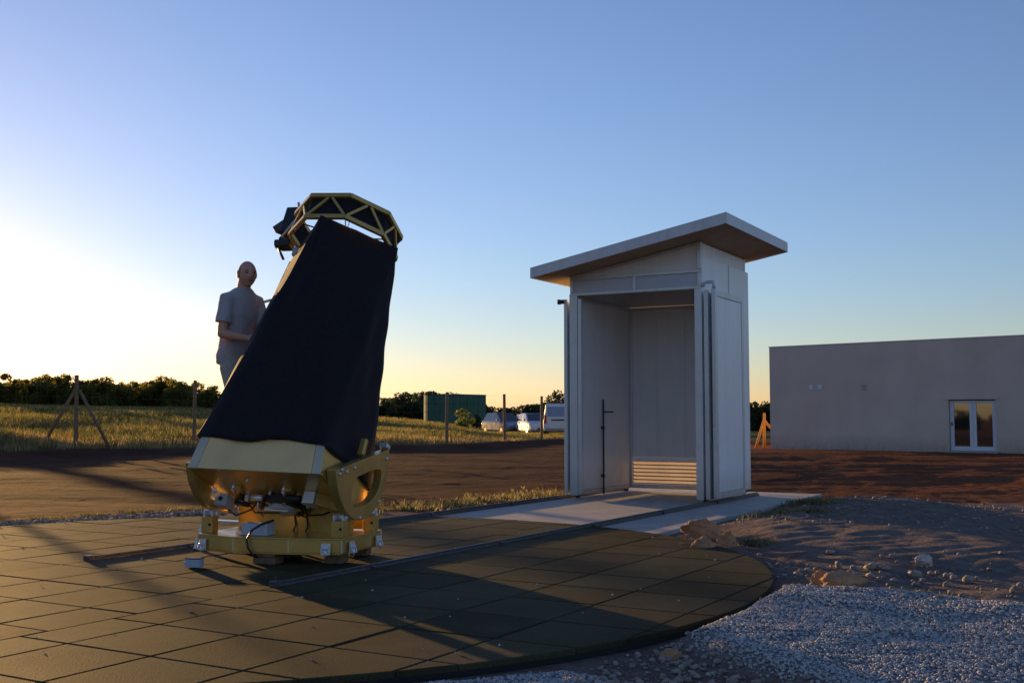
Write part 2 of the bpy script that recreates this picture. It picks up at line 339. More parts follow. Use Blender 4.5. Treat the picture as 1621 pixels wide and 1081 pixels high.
def ground_mat():
    m = bpy.data.materials.new('ground_soil'); m.use_nodes = True; nt = m.node_tree; n = nt.nodes; l = nt.links; b = n['Principled BSDF']
    b.inputs['Roughness'].default_value = 1.0; b.inputs['Specular IOR Level'].default_value = 0.02
    g = n.new('ShaderNodeNewGeometry'); at = n.new('ShaderNodeAttribute'); at.attribute_name = 'zone'
    sx = n.new('ShaderNodeSeparateColor'); l.new(at.outputs['Color'], sx.inputs[0])
    def noise(sc, det=8):
        q = n.new('ShaderNodeTexNoise'); q.inputs['Scale'].default_value = sc; q.inputs['Detail'].default_value = det; q.inputs['Roughness'].default_value = .65; l.new(g.outputs['Position'], q.inputs['Vector']); return q
    def ramp(src, c0, c1, a=.35, bb=.68):
        r = n.new('ShaderNodeValToRGB'); r.color_ramp.elements[0].position = a; r.color_ramp.elements[1].position = bb
        r.color_ramp.elements[0].color = (*c0, 1); r.color_ramp.elements[1].color = (*c1, 1); l.new(src, r.inputs[0]); return r.outputs[0]
    def mix(f, a, c):
        q = n.new('ShaderNodeMixRGB'); l.new(f, q.inputs[0]); l.new(a, q.inputs[1]); l.new(c, q.inputs[2]); return q.outputs[0]
    n1 = noise(.45); n2 = noise(9); n3 = noise(45, 6)
    red = ramp(n1.outputs['Fac'], (.125, .048, .025), (.22, .088, .046))
    redf = ramp(n2.outputs['Fac'], (.092, .037, .021), (.24, .105, .06))
    mx = n.new('ShaderNodeMixRGB'); mx.inputs[0].default_value = .45; l.new(red, mx.inputs[1]); l.new(redf, mx.inputs[2])
    grey = ramp(n2.outputs['Fac'], (.14, .112, .10), (.25, .21, .19))
    grav = ramp(n3.outputs['Fac'], (.14, .135, .14), (.38, .37, .37))
    fld = ramp(n2.outputs['Fac'], (.07, .07, .025), (.19, .16, .065))
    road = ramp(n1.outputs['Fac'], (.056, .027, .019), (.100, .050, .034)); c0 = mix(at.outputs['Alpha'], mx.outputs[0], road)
    c = mix(sx.outputs[0], c0, grey); c = mix(sx.outputs[1], c, grav); c = mix(sx.outputs[2], c, fld)
    l.new(c, b.inputs['Base Color'])
    n4 = noise(2.6, 7); bp0 = n.new('ShaderNodeBump'); bp0.inputs['Strength'].default_value = .8; bp0.inputs['Distance'].default_value = .12; l.new(n4.outputs['Fac'], bp0.inputs['Height'])
    bp = n.new('ShaderNodeBump'); bp.inputs['Strength'].default_value = .9; bp.inputs['Distance'].default_value = .04; l.new(n2.outputs['Fac'], bp.inputs['Height']); l.new(bp0.outputs[0], bp.inputs['Normal'])
    bp2 = n.new('ShaderNodeBump'); bp2.inputs['Strength'].default_value = .6; bp2.inputs['Distance'].default_value = .012; l.new(n3.outputs['Fac'], bp2.inputs['Height']); l.new(bp.outputs[0], bp2.inputs['Normal'])
    l.new(bp2.outputs[0], b.inputs['Normal'])
    return m
M['ground'] = ground_mat()
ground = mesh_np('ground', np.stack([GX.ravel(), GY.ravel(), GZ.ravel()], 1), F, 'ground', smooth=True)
zone = np.zeros((nx*ny, 4), np.float32); zone[:, 3] = 0
zr = sstep(1.0, 2.6, GX-.05*(GY-8)+1.2*(fbm(GX*.6, GY*.6, 3, 101)-.5))*sstep(15.5, 13.5, GY-.12*GX+1.5*(fbm(GX*.4, GY*.4, 3, 103)-.5))
near = sstep(1.2, .5, np.abs(np.hypot(GX-CX, GY-CY)-CR))
zone[:, 0] = np.clip(np.maximum(zr*1.0, near*.7), 0, 1).ravel()
zone[:, 1] = np.maximum(poly_mask(GX, GY, GRAV1, .12), poly_mask(GX, GY, GRAV2, .1)).ravel()
zone[:, 2] = np.maximum(sstep(-2.2, .2, GY-fence_y(GX)+1.5*(fbm(GX*.5, GY*.5, 3, 105)-.5))*sstep(22, 7, GX-.05*GY), sstep(52, 60, GY)).ravel()
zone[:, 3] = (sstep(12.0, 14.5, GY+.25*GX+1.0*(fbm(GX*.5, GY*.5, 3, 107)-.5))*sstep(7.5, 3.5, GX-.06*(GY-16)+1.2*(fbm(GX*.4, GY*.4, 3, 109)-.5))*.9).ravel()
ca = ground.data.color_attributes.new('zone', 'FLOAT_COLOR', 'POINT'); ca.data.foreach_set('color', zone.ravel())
tag(ground, 'reddish bare earth with ruts, mounds and a grassy field beyond the fence', None, None, 'structure')

# ------------------------------------------------------------------ concrete slab (setting)
def slab_poly():
    return [(-.36,-5.2),(2.82,-5.2),(2.82,2.75),(-.36,2.75)]
m = MB(Matrix.Translation(SH_O) @ Matrix.Rotation(SH_A, 4, 'Z')); m.prism(slab_poly(), -.22, -.022)
slab = m.build('concrete_slab', 'concrete', None, bevel=.012); tag(slab, 'pale concrete slab under the shed and its rails', None, None, 'structure')

# ------------------------------------------------------------------ rubber tile pad (setting) with every tile its own piece
AA = 1.044; Adir = np.array([math.cos(AA), math.sin(AA)]); Bdir = np.array([math.sin(AA), -math.cos(AA)])
TS = .5264*1.12
circ = [(CX+CR*math.cos(2*math.pi*k/120), CY+CR*math.sin(2*math.pi*k/120)) for k in range(120)]
m = MB(); m.prism([(CX+(CR-.004)*math.cos(2*math.pi*k/120), CY+(CR-.004)*math.sin(2*math.pi*k/120)) for k in range(120)], -.10, -.016)
pad = m.build('tile_pad', 'tilebase', None); tag(pad, 'round pad of square rubber tiles under the telescope', None, None, 'structure')
def clip(poly, clipper):
    out = poly
    for i in range(len(clipper)):
        ax, ay = clipper[i]; bx, by = clipper[(i+1) % len(clipper)]; inp = out; out = []
        if not inp: break
        ins = lambda p: (bx-ax)*(p[1]-ay)-(by-ay)*(p[0]-ax) >= 0
        for j in range(len(inp)):
            p, q = inp[j-1], inp[j]
            ip, iq = ins(p), ins(q)
            if ip != iq:
                d1 = (bx-ax)*(p[1]-ay)-(by-ay)*(p[0]-ax); d2 = (bx-ax)*(q[1]-ay)-(by-ay)*(q[0]-ax); t = d1/(d1-d2)
                out.append((p[0]+t*(q[0]-p[0]), p[1]+t*(q[1]-p[1])))
            if iq: out.append(q)
    return out
def area(p): return .5*abs(sum(p[i-1][0]*p[i][1]-p[i][0]*p[i-1][1] for i in range(len(p))))
def inset(p, d):
    c = np.mean(p, 0); return [tuple(np.array(q)+(c-np.array(q))/max(np.linalg.norm(c-np.array(q)), 1e-6)*d) for q in p]
SPLIT = -5.089
tile_circ = [(CX+(CR-.001)*math.cos(2*math.pi*k/120), CY+(CR-.001)*math.sin(2*math.pi*k/120)) for k in range(120)]
for side, (oa, ob) in (('l', (4.4747, -5.508)), ('r', (4.9007, -2.958))):
    for i in range(-16, 17):
        for j in range(-16, 17):
            a0, a1 = oa+i*TS, oa+(i+1)*TS; b0, b1 = ob+j*TS, ob+(j+1)*TS
            if side == 'l':
                if b0 >= SPLIT: continue
                b1 = min(b1, SPLIT)
            else:
                if b1 <= SPLIT: continue
                b0 = max(b0, SPLIT)
            if b1-b0 < .05: continue
            g = .0045
            cs = [(a0+g, b0+g), (a0+g, b1-g), (a1-g, b1-g), (a1-g, b0+g)]
            P = [tuple(a*Adir+b*Bdir) for a, b in cs]
            P = clip(P, tile_circ)
            if len(P) < 3 or area(P) < .004: continue
            c = np.mean(P, 0); r_ = random.Random(i*91+j*7+(side == 'r'))
            dz = r_.uniform(-.0012, .0015); tx, ty = r_.gauss(0, .0018), r_.gauss(0, .0018)
            Q = inset(P, .010); n = len(P); mb = MB()
            zt = lambda p: dz+tx*(p[0]-c[0])+ty*(p[1]-c[1])
            mb.add([(p[0], p[1], -.030) for p in P]+[(p[0], p[1], zt(p)-.006) for p in P]+[(p[0], p[1], zt(p)) for p in Q],
                   [(k, (k+1) % n, n+(k+1) % n, n+k) for k in range(n)]+[(n+k, n+(k+1) % n, 2*n+(k+1) % n, 2*n+k) for k in range(n)]+[tuple(range(2*n, 3*n))])
            mb.build('tile', 'tile', pad)

# ------------------------------------------------------------------ rails
def rail(p0, L, label):
    d = Vector((Adir[0], Adir[1], 0)); r = empty('rail', (p0.x, p0.y, 0), AA)
    mb = MB(); mb.box(0, L, -.022, .022, -.03, .012); mb.box(0, L, -.006, .006, .012, .030)
    mb.box(0, L, -.034, -.028, -.03, .008).box(0, L, .028, .034, -.03, .008)
    mb.build('rail_bar', 'rail', r, bevel=.003)
    e = MB(); e.box(-.045, .02, -.03, .03, -.02, .038); e.build('end_stop', 'rail', r, bevel=.006)
    for k in range(5):
        b = MB(); x = 1+k*L/5.5; b.box(x, x+.05, -.05, -.02, -.02, .018); b.build('clamp', 'rail', r)
    tag(r, label, 'rail', 'rails for the rolling shed'); return r
rail(px(438, 927), 10.3, 'dark steel rail passing in front of the telescope to the shed\'s folded doors')
rail(px(143, 886), 10.2, 'dark steel rail passing behind the telescope to the shed\'s bolted side')

# ------------------------------------------------------------------ rolling shed
SH = empty('rolling_shed', SH_O, SH_A)
tag(SH, 'tall white panel shed on rails with doors folded open and a sloping roof', 'shed')
W_, D_ = 1.96, 2.0
roofz = lambda x: 3.127+.186*x
def sbox(name, m, dims, parent=SH, bevel=.004):
    mb = MB(); mb.box(*dims); return mb.build(name, m, parent, bevel=bevel)
# left wall: inner panel, outer skin
lw = sbox('left_wall', 'panelin', (.03, .085, .02, 1.92, .09, 2.79))
for k in range(3): sbox('cladding_panel', 'panel', (.0, .028, .02+k*.64, .655+k*.64, .08, 3.08), lw)
sbox('upper_left_wall', 'panelin', (.03, .085, .02, 1.94, 2.835, 3.10)); mb = MB(); mb.hexa([(.03,.02,3.102),(.085,.02,3.102),(.085,1.94,3.102),(.03,1.94,3.102)], [(.03,.02,roofz(.03)-.003),(.085,.02,roofz(.085)-.003),(.085,1.94,roofz(.085)-.003),(.03,1.94,roofz(.03)-.003)]); mb.build('left_gable_strip', 'panelin', SH)
sbox('floor_channel', 'frame', (.02, .10, .03, 1.9, .035, .088), SH)
sbox('corner_post', 'frame', (-.012, .108, -.03, .018, .03, 2.87))
sbox('door_stile', 'frame', (.112, .17, -.02, .03, .05, 2.80))
# back wall
for k in range(4):
    x = .088+k*.451; sbox('back_wall_panel', 'panelin', (x, x+.449, 1.90, 1.94, .52, 2.79))
sbox('top_ledge', 'frame', (.086, 1.90, 1.87, 1.899, 2.775, 2.83)); sbox('top_ledge', 'frame', (.086, .115, .02, 1.868, 2.775, 2.83))
sbox('upper_back_wall', 'panelin', (.088, 1.895, 1.905, 1.935, 2.835, 3.12))
sbox('louvre_frame', 'panel', (.088, 1.90, 1.885, 1.945, .455, .515)); sbox('louvre_frame', 'panel', (.088, 1.90, 1.885, 1.945, .045, .10))
sbox('corner_stile', 'frame', (.088, .125, 1.86, 1.896, .06, 2.77))
for k in range(6):
    mb = MB(); z = .115+k*.057; pr = []
    n = 6
    for q in range(n+1):
        t = q/n; pr.append((1.945-.045*t, z+.040*t-.010*math.sin(math.pi*t)))
    pts = pr+[(y+.003, zz+.003) for y, zz in pr[::-1]]
    mb.prismx(pts, .126, 1.895); mb.build('louvre_slat', 'slat' if 'slat' in M else 'panel', SH)
# right wall: inner, two outer panels, corrugated strip
rw = sbox('right_wall', 'panelin', (1.895, 1.93, .03, 1.98, .08, 3.26))
sbox('cladding_panel', 'panel', (1.932, 1.962, .0, 1.108, .07, 3.29), rw); sbox('cladding_panel', 'panel', (1.932, 1.962, 1.116, 2.02, .07, 3.285), rw)
sbox('seam_strip', 'frame', (1.963, 1.972, 1.098, 1.124, 2.86, 3.285), rw, .002)
mb = MB(); pts = []
N = 60
for k in range(N+1):
    y = .0+1.98*k/N; x = 1.93+(.012 if (k//2) % 2 else -.004); pts.append((x, y))
vs_ = [(x, y, 3.27) for x, y in pts]+[(x, y, 3.475) for x, y in pts]
mb.add(vs_, [(k, k+1, N+2+k, N+1+k) for k in range(N)]); mb.add([(x-.02, y, z) for x, y, z in vs_], [(k, k+1, N+2+k, N+1+k) for k in range(N)])
mb.build('corrugated_strip', 'panel', rw)
# front frame, transom panes, wedge panel
sbox('lintel_bar', 'frame', (.0, 1.955, -.035, .025, 2.845, 2.885)); sbox('lintel_bar', 'frame', (.0, 1.955, -.03, .02, 3.065, 3.105))
for x in (.0, .965, 1.905): sbox('mullion', 'frame', (x, x+.045, -.032, .022, 2.886, 3.064))
for a, b in ((.047, .963), (1.012, 1.903)): sbox('transom_pane', 'glass_frost', (a, b, -.008, .008, 2.888, 3.062), SH, 0)
mb = MB(); mb.hexa([(.02,-.012,3.107),(1.9,-.012,3.107),(1.9,.012,3.107),(.02,.012,3.107)], [(.02,-.012,roofz(.02)-.002),(1.9,-.012,roofz(1.9)-.002),(1.9,.012,roofz(1.9)-.002),(.02,.012,roofz(.02)-.002)])
mb.build('gable_panel', 'panelin', SH)
mb = MB(); mb.bar((.0,-.02,roofz(0)-.028), (1.93,-.02,roofz(1.93)-.028), .03, .04); mb.build('gable_trim', 'frame', SH)
sbox('gable_post', 'frame', (1.905, 1.96, -.034, .026, 3.107, roofz(1.905)-.004))
mb = MB(); mb.hexa([(.09,1.905,3.122),(1.895,1.905,3.122),(1.895,1.935,3.122),(.09,1.935,3.122)], [(.09,1.905,roofz(.09)-.003),(1.895,1.905,roofz(1.895)-.003),(1.895,1.935,roofz(1.895)-.003),(.09,1.935,roofz(.09)-.003)]); mb.build('back_gable_panel', 'panelin', SH)
# front right post and the folded door leaves
sbox('corner_post', 'frame', (1.862, 1.962, -.035, -.002, .03, 2.844))
d1 = sbox('door_leaf', 'panel', (2.0, 2.038, .03, .98, .06, 2.80), SH, .006); sbox('leaf_frame', 'frame', (1.99, 2.048, -.03, .028, .04, 2.82), d1); sbox('leaf_frame', 'frame', (1.99, 2.048, .982, 1.03, .04, 2.82), d1)
d2 = sbox('door_leaf', 'panel', (2.098, 2.132, .085, 1.13, .13, 2.74), SH, .006)
for dd in ((2.088, 2.142, .0, .083, .05, 2.84), (2.088, 2.142, 1.132, 1.20, .05, 2.80)): sbox('leaf_frame', 'frame', dd, d2)
sbox('leaf_frame', 'frame', (2.088, 2.142, .0845, 1.131, .05, .128), d2); sbox('leaf_frame', 'frame', (2.088, 2.142, .0845, 1.131, 2.742, 2.82), d2)
mb = MB(); mb.tube([(1.97,.0,2.87),(1.99,.0,2.92),(2.03,.02,2.93),(2.10,.02,2.93),(2.115,.03,2.90),(2.115,.03,2.845)], .022, 8); mb.build('door_track', 'frame', SH, True)
d3 = sbox('door_leaf', 'panel', (-.085, -.045, .0, .95, .06, 2.78), SH, .006); sbox('leaf_frame', 'frame', (-.09, -.04, -.05, -.002, .05, 2.80), d3)
mb = MB(); mb.box(-.17, -.05, -.05, -.02, 2.74, 2.80); mb.box(-.19, -.15, -.06, -.01, 2.735, 2.805); mb.build('hinge_bracket', 'blackmetal', SH, bevel=.004)
for x, y in ((.05, .10), (.05, 1.80), (1.92, .15), (1.92, 1.80)):
    mb = MB(); mb.tube([(x-.02, y, .035), (x+.02, y, .035)], .048, 14); o = mb.build('wheel', 'blackmetal', SH)
sbox('bottom_rail', 'blackmetal', (1.90, 1.955, .02, 1.98, .03, .068)); 
# cane bolt on the left wall
mb = MB(); mb.tube([(.115, .83, .0), (.115, .83, 1.39)], .014, 8); bolt = mb.build('cane_bolt', 'blackmetal', SH)
mb = MB(); mb.tube([(.115, .83, 1.20), (.15, .84, 1.205), (.15, 1.10, 1.205)], .012, 8); mb.build('bolt_handle', 'blackmetal', bolt)
for z in (.25, .95): sbox('bolt_guide', 'blackmetal', (.086, .13, .80, .86, z, z+.04), bolt, .002)
# roof
x0, x1, y0, y1 = -.314, 2.515, -.632, 2.20
mb = MB(); mb.hexa([(x0+.01,y0+.01,roofz(x0)),(x1-.01,y0+.01,roofz(x1)),(x1-.01,y1-.01,roofz(x1)),(x0+.01,y1-.01,roofz(x0))], [(x0+.01,y0+.01,roofz(x0)+.10),(x1-.01,y0+.01,roofz(x1)+.10),(x1-.01,y1-.01,roofz(x1)+.10),(x0+.01,y1-.01,roofz(x0)+.10)])
roof = mb.build('roof', 'soffit', SH)
def fas(name, p, q, zz0, zz1):
    mb = MB(); th = .006
    d = Vector((q[0]-p[0], q[1]-p[1], 0)).normalized(); nrm = Vector((d.y, -d.x, 0))*th
    a = Vector((p[0], p[1], 0)); b = Vector((q[0], q[1], 0))
    mb.hexa([a+Vector((0,0,roofz(p[0])+zz0)), b+Vector((0,0,roofz(q[0])+zz0)), b+nrm+Vector((0,0,roofz(q[0])+zz0)), a+nrm+Vector((0,0,roofz(p[0])+zz0))],
            [a+Vector((0,0,roofz(p[0])+zz1)), b+Vector((0,0,roofz(q[0])+zz1)), b+nrm+Vector((0,0,roofz(q[0])+zz1)), a+nrm+Vector((0,0,roofz(p[0])+zz1))])
    return mb.build(name, 'trim', roof, bevel=.002)
fas('fascia', (x0,y0), (x1,y0), -.012, .125); fas('fascia', (x1,y0), (x1,y1), -.012, .125); fas('fascia', (x1,y1), (x0,y1), -.012, .125); fas('fascia', (x0,y1), (x0,y0), -.012, .125)
mb = MB(); mb.hexa([(x0-.004,y0-.004,roofz(x0)+.126),(x1+.004,y0-.004,roofz(x1)+.126),(x1+.004,y1+.004,roofz(x1)+.126),(x0-.004,y1+.004,roofz(x0)+.126)], [(x0-.004,y0-.004,roofz(x0)+.134),(x1+.004,y0-.004,roofz(x1)+.134),(x1+.004,y1+.004,roofz(x1)+.134),(x0-.004,y1+.004,roofz(x0)+.134)])
mb.build('roof_sheet', 'trim', roof)

# ------------------------------------------------------------------ telescope
TEL = empty('telescope', (-1.890, 8.833, 0), -.321)
tag(TEL, 'large gold framed telescope under a black cloth shroud on the rubber pad', 'telescope')
th, ro = .453, .028
e1 = Vector((math.cos(ro), 0, -math.sin(ro))); tz = Vector((math.sin(ro)*math.cos(th), math.sin(th), math.cos(ro)*math.cos(th))); nb = tz.cross(e1)
TT = Matrix(((e1.x, nb.x, tz.x, 0), (e1.y, nb.y, tz.y, 0), (e1.z, nb.z, tz.z, .529), (0, 0, 0, 1)))
def tb(): return MB(TT)
# mirror box
xb0, xb1, xt0, xt1, yb, yt, H_ = -.54, .613, -.506, .58, .438, .432, .266
def boxpt(sx, sy, t, off=0.):
    x0_ = xb0+(xt0-xb0)*t; x1_ = xb1+(xt1-xb1)*t; y_ = yb+(yt-yb)*t
    return ((x0_-off if sx < 0 else x1_+off), (-(y_+off) if sy < 0 else y_+off), H_*t)
def wallpanel(name, sA, sB, a, b, m, off=0., th_=.014, parent=None, t0=0., t1=1.):
    A0, A1 = Vector(boxpt(*sA, t0, off)), Vector(boxpt(*sA, t1, off)); B0, B1 = Vector(boxpt(*sB, t0, off)), Vector(boxpt(*sB, t1, off))
    p0, p1 = A0.lerp(B0, a), A0.lerp(B0, b); q0, q1 = A1.lerp(B1, a), A1.lerp(B1, b)
    n_ = (p1-p0).cross(q0-p0).normalized()
    if n_.dot(Vector((p0.x, p0.y, 0))) < 0: n_ = -n_
    mb = tb(); mb.hexa([p0, p1, p1-n_*th_, p0-n_*th_], [q0, q1, q1-n_*th_, q0-n_*th_]); return mb.build(name, m, parent or MBX, bevel=.002)
MBX = tb().box(xb0+.02, xb1-.02, -yb+.02, yb-.02, .0, .016).build('mirror_box', 'gold', TEL)
MBX['label'] = 'gold mirror box with its underside tilted towards the viewer'
wallpanel('front_panel', (-1,-1), (1,-1), .075, .935, 'goldpanel'); wallpanel('corner_strip', (-1,-1), (1,-1), 0, .072, 'goldedge'); wallpanel('corner_strip', (-1,-1), (1,-1), .938, 1, 'goldedge')
wallpanel('side_panel', (1,-1), (1,1), .018, 1, 'gold'); wallpanel('side_panel', (-1,-1), (-1,1), .018, 1, 'gold'); wallpanel('back_panel', (-1,1), (1,1), .02, .98, 'gold')
# hardware under the mirror box
for x, y in ((-.272, -.16), (.183, -.17)):
    mb = tb(); mb.tube([(x, y, .0), (x, y, -.055)], .012, 8); mb.tube([(x, y+.0, -.055), (x-.015, y+.06, -.06)], .012, 8); h_ = mb.build('collimation_bolt', 'white_metal', MBX, True)
    mb = tb(); mb.box(x-.05, x+.03, y+.05, y+.11, -.03, 0); mb.build('bolt_bracket', 'gold', h_, bevel=.003)
for x, y in ((-.09, -.27), (-.02, -.02), (-.02, .04), (.40, .26), (-.33, .30), (.25, .30), (.41, .30)):
    mb = tb(); mb.tube([(x, y, 0), (x, y, -.03)], [.014, .011], 8); mb.build('knob', 'white_metal', MBX, True)
mb = tb(); mb.tube([(.02, .17, .0), (.02, .17, -.07)], .17, 24); fan = mb.build('mirror_cell', 'blackmetal', MBX)
mb = tb(); mb.tube([(.02, .17, -.07), (.02, .17, -.10)], [.12, .09], 20); mb.build('fan_hub', 'grey_box', fan)
for k in range(6):
    a = k*math.pi/3; mb = tb(); mb.bar((.02+.05*math.cos(a), .17+.05*math.sin(a), -.075), (.02+.16*math.cos(a), .17+.16*math.sin(a), -.075), .03, .01); mb.build('cell_spoke', 'gold', fan)
mb = tb(); mb.box(-.12, .10, .115, .15, -.11, -.075); mb.build('battery_strip', 'white_metal', MBX, bevel=.006)
for x in (-.36, -.30, -.20, .14, .22, .27):
    mb = tb(); mb.box(x, x+.035, .08, .12, -.05, 0); mb.build('connector', 'white_metal' if x in (-.30, .22) else 'blackmetal', MBX, bevel=.004)
mb = tb(); mb.box(-.53, -.42, .02, .14, -.12, -.02); gb = mb.build('drive_box', 'grey_box', MBX, bevel=.006)
mb = tb(); mb.tube([(-.475, .018, -.07), (-.475, .008, -.07)], .018, 12); mb.build('port', 'blackmetal', gb)
mb = tb(); mb.box(.31, .41, -.08, .03, -.10, -.0); mb.build('motor_box', 'white_metal', MBX, bevel=.006)
mb = tb(); mb.prism([(.42,-.06),(.60,.10),(.60,.14),(.42,.0)], -.10, 0); mb.build('gusset', 'gold', MBX, bevel=.003)
mb = tb(); mb.tube([(-.18, .10, -.05), (-.20, .16, -.10), (-.19, .25, -.11)], .008, 6); mb.build('cable', 'white_metal', MBX, True)
for x in (-.05, .06):
    mb = tb(); mb.tube([(x+.1, .30, -.04), (x+.12, .34, -.14), (x+.1, .36, -.22)], .007, 6); mb.build('cable', 'cable', MBX, True)
for k, (x, y, a_, L_) in enumerate(((-.40, .22, .3, .12), (-.24, .30, 1.2, .10), (.30, .14, .1, .14), (.24, .02, .8, .09), (-.10, .34, 0, .16), (.45, .20, 1.4, .10))):
    mb = MB(TT @ Matrix.Translation((x, y, 0)) @ Matrix.Rotation(a_, 4, 'Z')); mb.box(-L_/2, L_/2, -.022, .022, -.045, 0); q_ = mb.build('bracket_plate', 'gold' if k % 2 else 'blackmetal', MBX, bevel=.004)
    mb = MB(TT @ Matrix.Translation((x, y, 0)) @ Matrix.Rotation(a_, 4, 'Z')); mb.tube([(-L_/3, 0, -.045), (-L_/3, 0, -.066)], .012, 8); mb.build('screw', 'white_metal', q_, True)
for k, pts in enumerate((((-.30, .10, -.03), (-.22, .16, -.12), (-.10, .20, -.10), (.0, .16, -.11)), ((.20, .10, -.04), (.26, .16, -.11), (.20, .26, -.10), (.12, .24, -.08)), ((.34, .03, -.09), (.30, .12, -.13), (.36, .22, -.08), (.40, .28, -.02)), ((-.46, .10, -.11), (-.40, .18, -.15), (-.28, .20, -.08), (-.20, .12, -.04)))):
    mb = tb(); mb.tube(pts, .007, 6); mb.build('cable', 'cable', MBX, True)
mb = tb(); mb.tube([(.13, -.02, -.05), (.26, -.02, -.05)], .030, 14); mb.build('motor', 'blackmetal', MBX, True)
mb = tb(); mb.tube([(-.20, .02, -.045), (-.10, .02, -.045)], .026, 14); mb.build('motor', 'white_metal', MBX, True)
mb = tb(); mb.prismx([(.27, -.001), (.434, -.001), (.434, -.185), (.385, -.185)], -.47, .545); mb.build('rear_housing', 'gold', MBX, bevel=.006)
# altitude bearings: half discs with a cut-out
def bearing(xa, xb):
    cy_, cz_, r_ = .02, .325, .475; fl = math.atan2(.522, .786)
    outer = []
    N = 40
    arc = [(cy_+r_*math.cos(a), cz_+r_*math.sin(a)) for a in np.linspace(fl, fl-math.pi, N)]
    hole = [(-.02,.155),(.08,.225),(.16,.283),(.26,.34),(.34,.378),(.385,.36),(.402,.31),(.398,.24),(.365,.16),(.31,.09),(.24,.03),(.16,-.025),(.08,-.06),(.01,-.065),(-.03,-.02),(-.045,.06)]
    hc = np.mean(hole, 0)
    def ray_hit(poly, ang):
        dx, dy = math.cos(ang), math.sin(ang); best = None
        for i in range(len(poly)):
            (x0_, y0_), (x1_, y1_) = poly[i-1], poly[i]; ex, ey = x1_-x0_, y1_-y0_; det = -dx*ey+dy*ex
            if abs(det) < 1e-9: continue
            t = (-(x0_-hc[0])*ey+(y0_-hc[1])*ex)/det; u_ = (dx*(y0_-hc[1])-dy*(x0_-hc[0]))/det
            if t > 0 and -1e-6 <= u_ <= 1+1e-6 and (best is None or t < best): best = t
        return (hc[0]+dx*best, hc[1]+dy*best)
    angs = np.linspace(0, 2*math.pi, 72, endpoint=False)
    ends = [math.atan2(p[1]-hc[1], p[0]-hc[0]) % (2*math.pi) for p in (arc[0], arc[-1])]
    angs = sorted(list(angs)+ends)
    O_ = [ray_hit(arc, a) for a in angs]; I_ = [ray_hit(hole, a) for a in angs]; n = len(angs)
    mb = tb()
    V = [(xa, y, z) for y, z in O_]+[(xa, y, z) for y, z in I_]+[(xb, y, z) for y, z in O_]+[(xb, y, z) for y, z in I_]
    Fc = []
    for k in range(n):
        j = (k+1) % n
        Fc += [(k, j, n+j, n+k), (2*n+k, 3*n+k, 3*n+j, 2*n+j), (k, 2*n+k, 2*n+j, j), (n+k, n+j, 3*n+j, 3*n+k)]
    mb.add(V, Fc); o = mb.build('altitude_bearing', 'gold', TEL, bevel=.003)
    s_ = 1 if xb > 0 else -1; xo = xb if s_ > 0 else xa
    for y, z in ((-.29, .10), (-.21, .12), (-.1, .2), (.18, -.10), (.44, .14), (.40, .50), (-.31, .06)):
        b_ = tb(); b_.tube([(xo, y, z), (xo+.014*s_, y, z)], .014, 8); b_.build('bolt', 'white_metal', o, True)
    b_ = tb(); b_.box(xa+.01, xb-.01, .0, .05, .36, .50); b_.build('stop_block', 'gold', o, bevel=.01)
    b_ = tb(); b_.box(xa, xb, .36, .43, .585, .625); b_.build('clamp', 'white_metal', o, bevel=.006)
    return o
bearing(.625, .70); bearing(-.615, -.546)
# base
BP = [(-.58,-.16),(-.18,-.29),(.27,-.235),(.67,-.14),(.67,.56),(.27,.66),(-.18,.70),(-.58,.56)]
mb = MB(); ins = [(x*.93+.003, (y-.2)*.93+.2) for x, y in BP]; mb.prism(ins, .112, .192); base = mb.build('base', 'gold', TEL, bevel=.003)
mb = MB(); mb.prism([(x*1.012, (y-.2)*1.012+.2) for x, y in BP], .192, .204); mb.build('base_plate', 'gold', base, bevel=.002)
mb = MB(); mb.prism([(x*.99, (y-.2)*.99+.2) for x, y in BP], .078, .092); mb.build('base_plate', 'gold', base, bevel=.002)
for k in range(8):
    a, b = Vector((*BP[k], 0)), Vector((*BP[(k+1) % 8], 0)); d = (b-a).normalized()
    mb = MB(); up = Vector((0,0,1)); mb.bar(a+d*.006+up*.142, b-d*.006+up*.142, .012, .098); mb.build('base_panel', 'gold', base, bevel=.0015)
    mb = MB(); mb.tube([(a.x*1.003, a.y, .093), (a.x*1.003, a.y, .191)], .008, 6); mb.build('corner_seam', 'goldedge', base)
for x, y in ((-.55, -.05), (.615, -.06), (.615, .49), (-.55, .49)):
    mb = MB(); mb.box(x-.05, x+.05, y-.045, y+.045, .205, .33); p_ = mb.build('post', 'gold', TEL, bevel=.004)
    mb = MB(); mb.tube([(x-.04, y+(.045 if y < .2 else -.045), .352), (x+.05, y+(.045 if y < .2 else -.045), .352)], .03, 14); mb.build('roller', 'white_metal', p_, True)
    for xx in (x-.045, x+.03):
        mb = MB(); mb.box(xx, xx+.015, y-.03, y+.03, .331, .375); mb.build('roller_bracket', 'white_metal', p_, bevel=.003)
    mb = MB(); mb.tube([(x+.03, y-.046, .27), (x+.03, y-.052, .27)], .012, 8); mb.build('bolt', 'blackmetal', p_)
mb = MB(); mb.bar((-.49, .49, .262), (.55, .49, .262), .03, .10); mb.build('cross_beam', 'gold', base, bevel=.003)
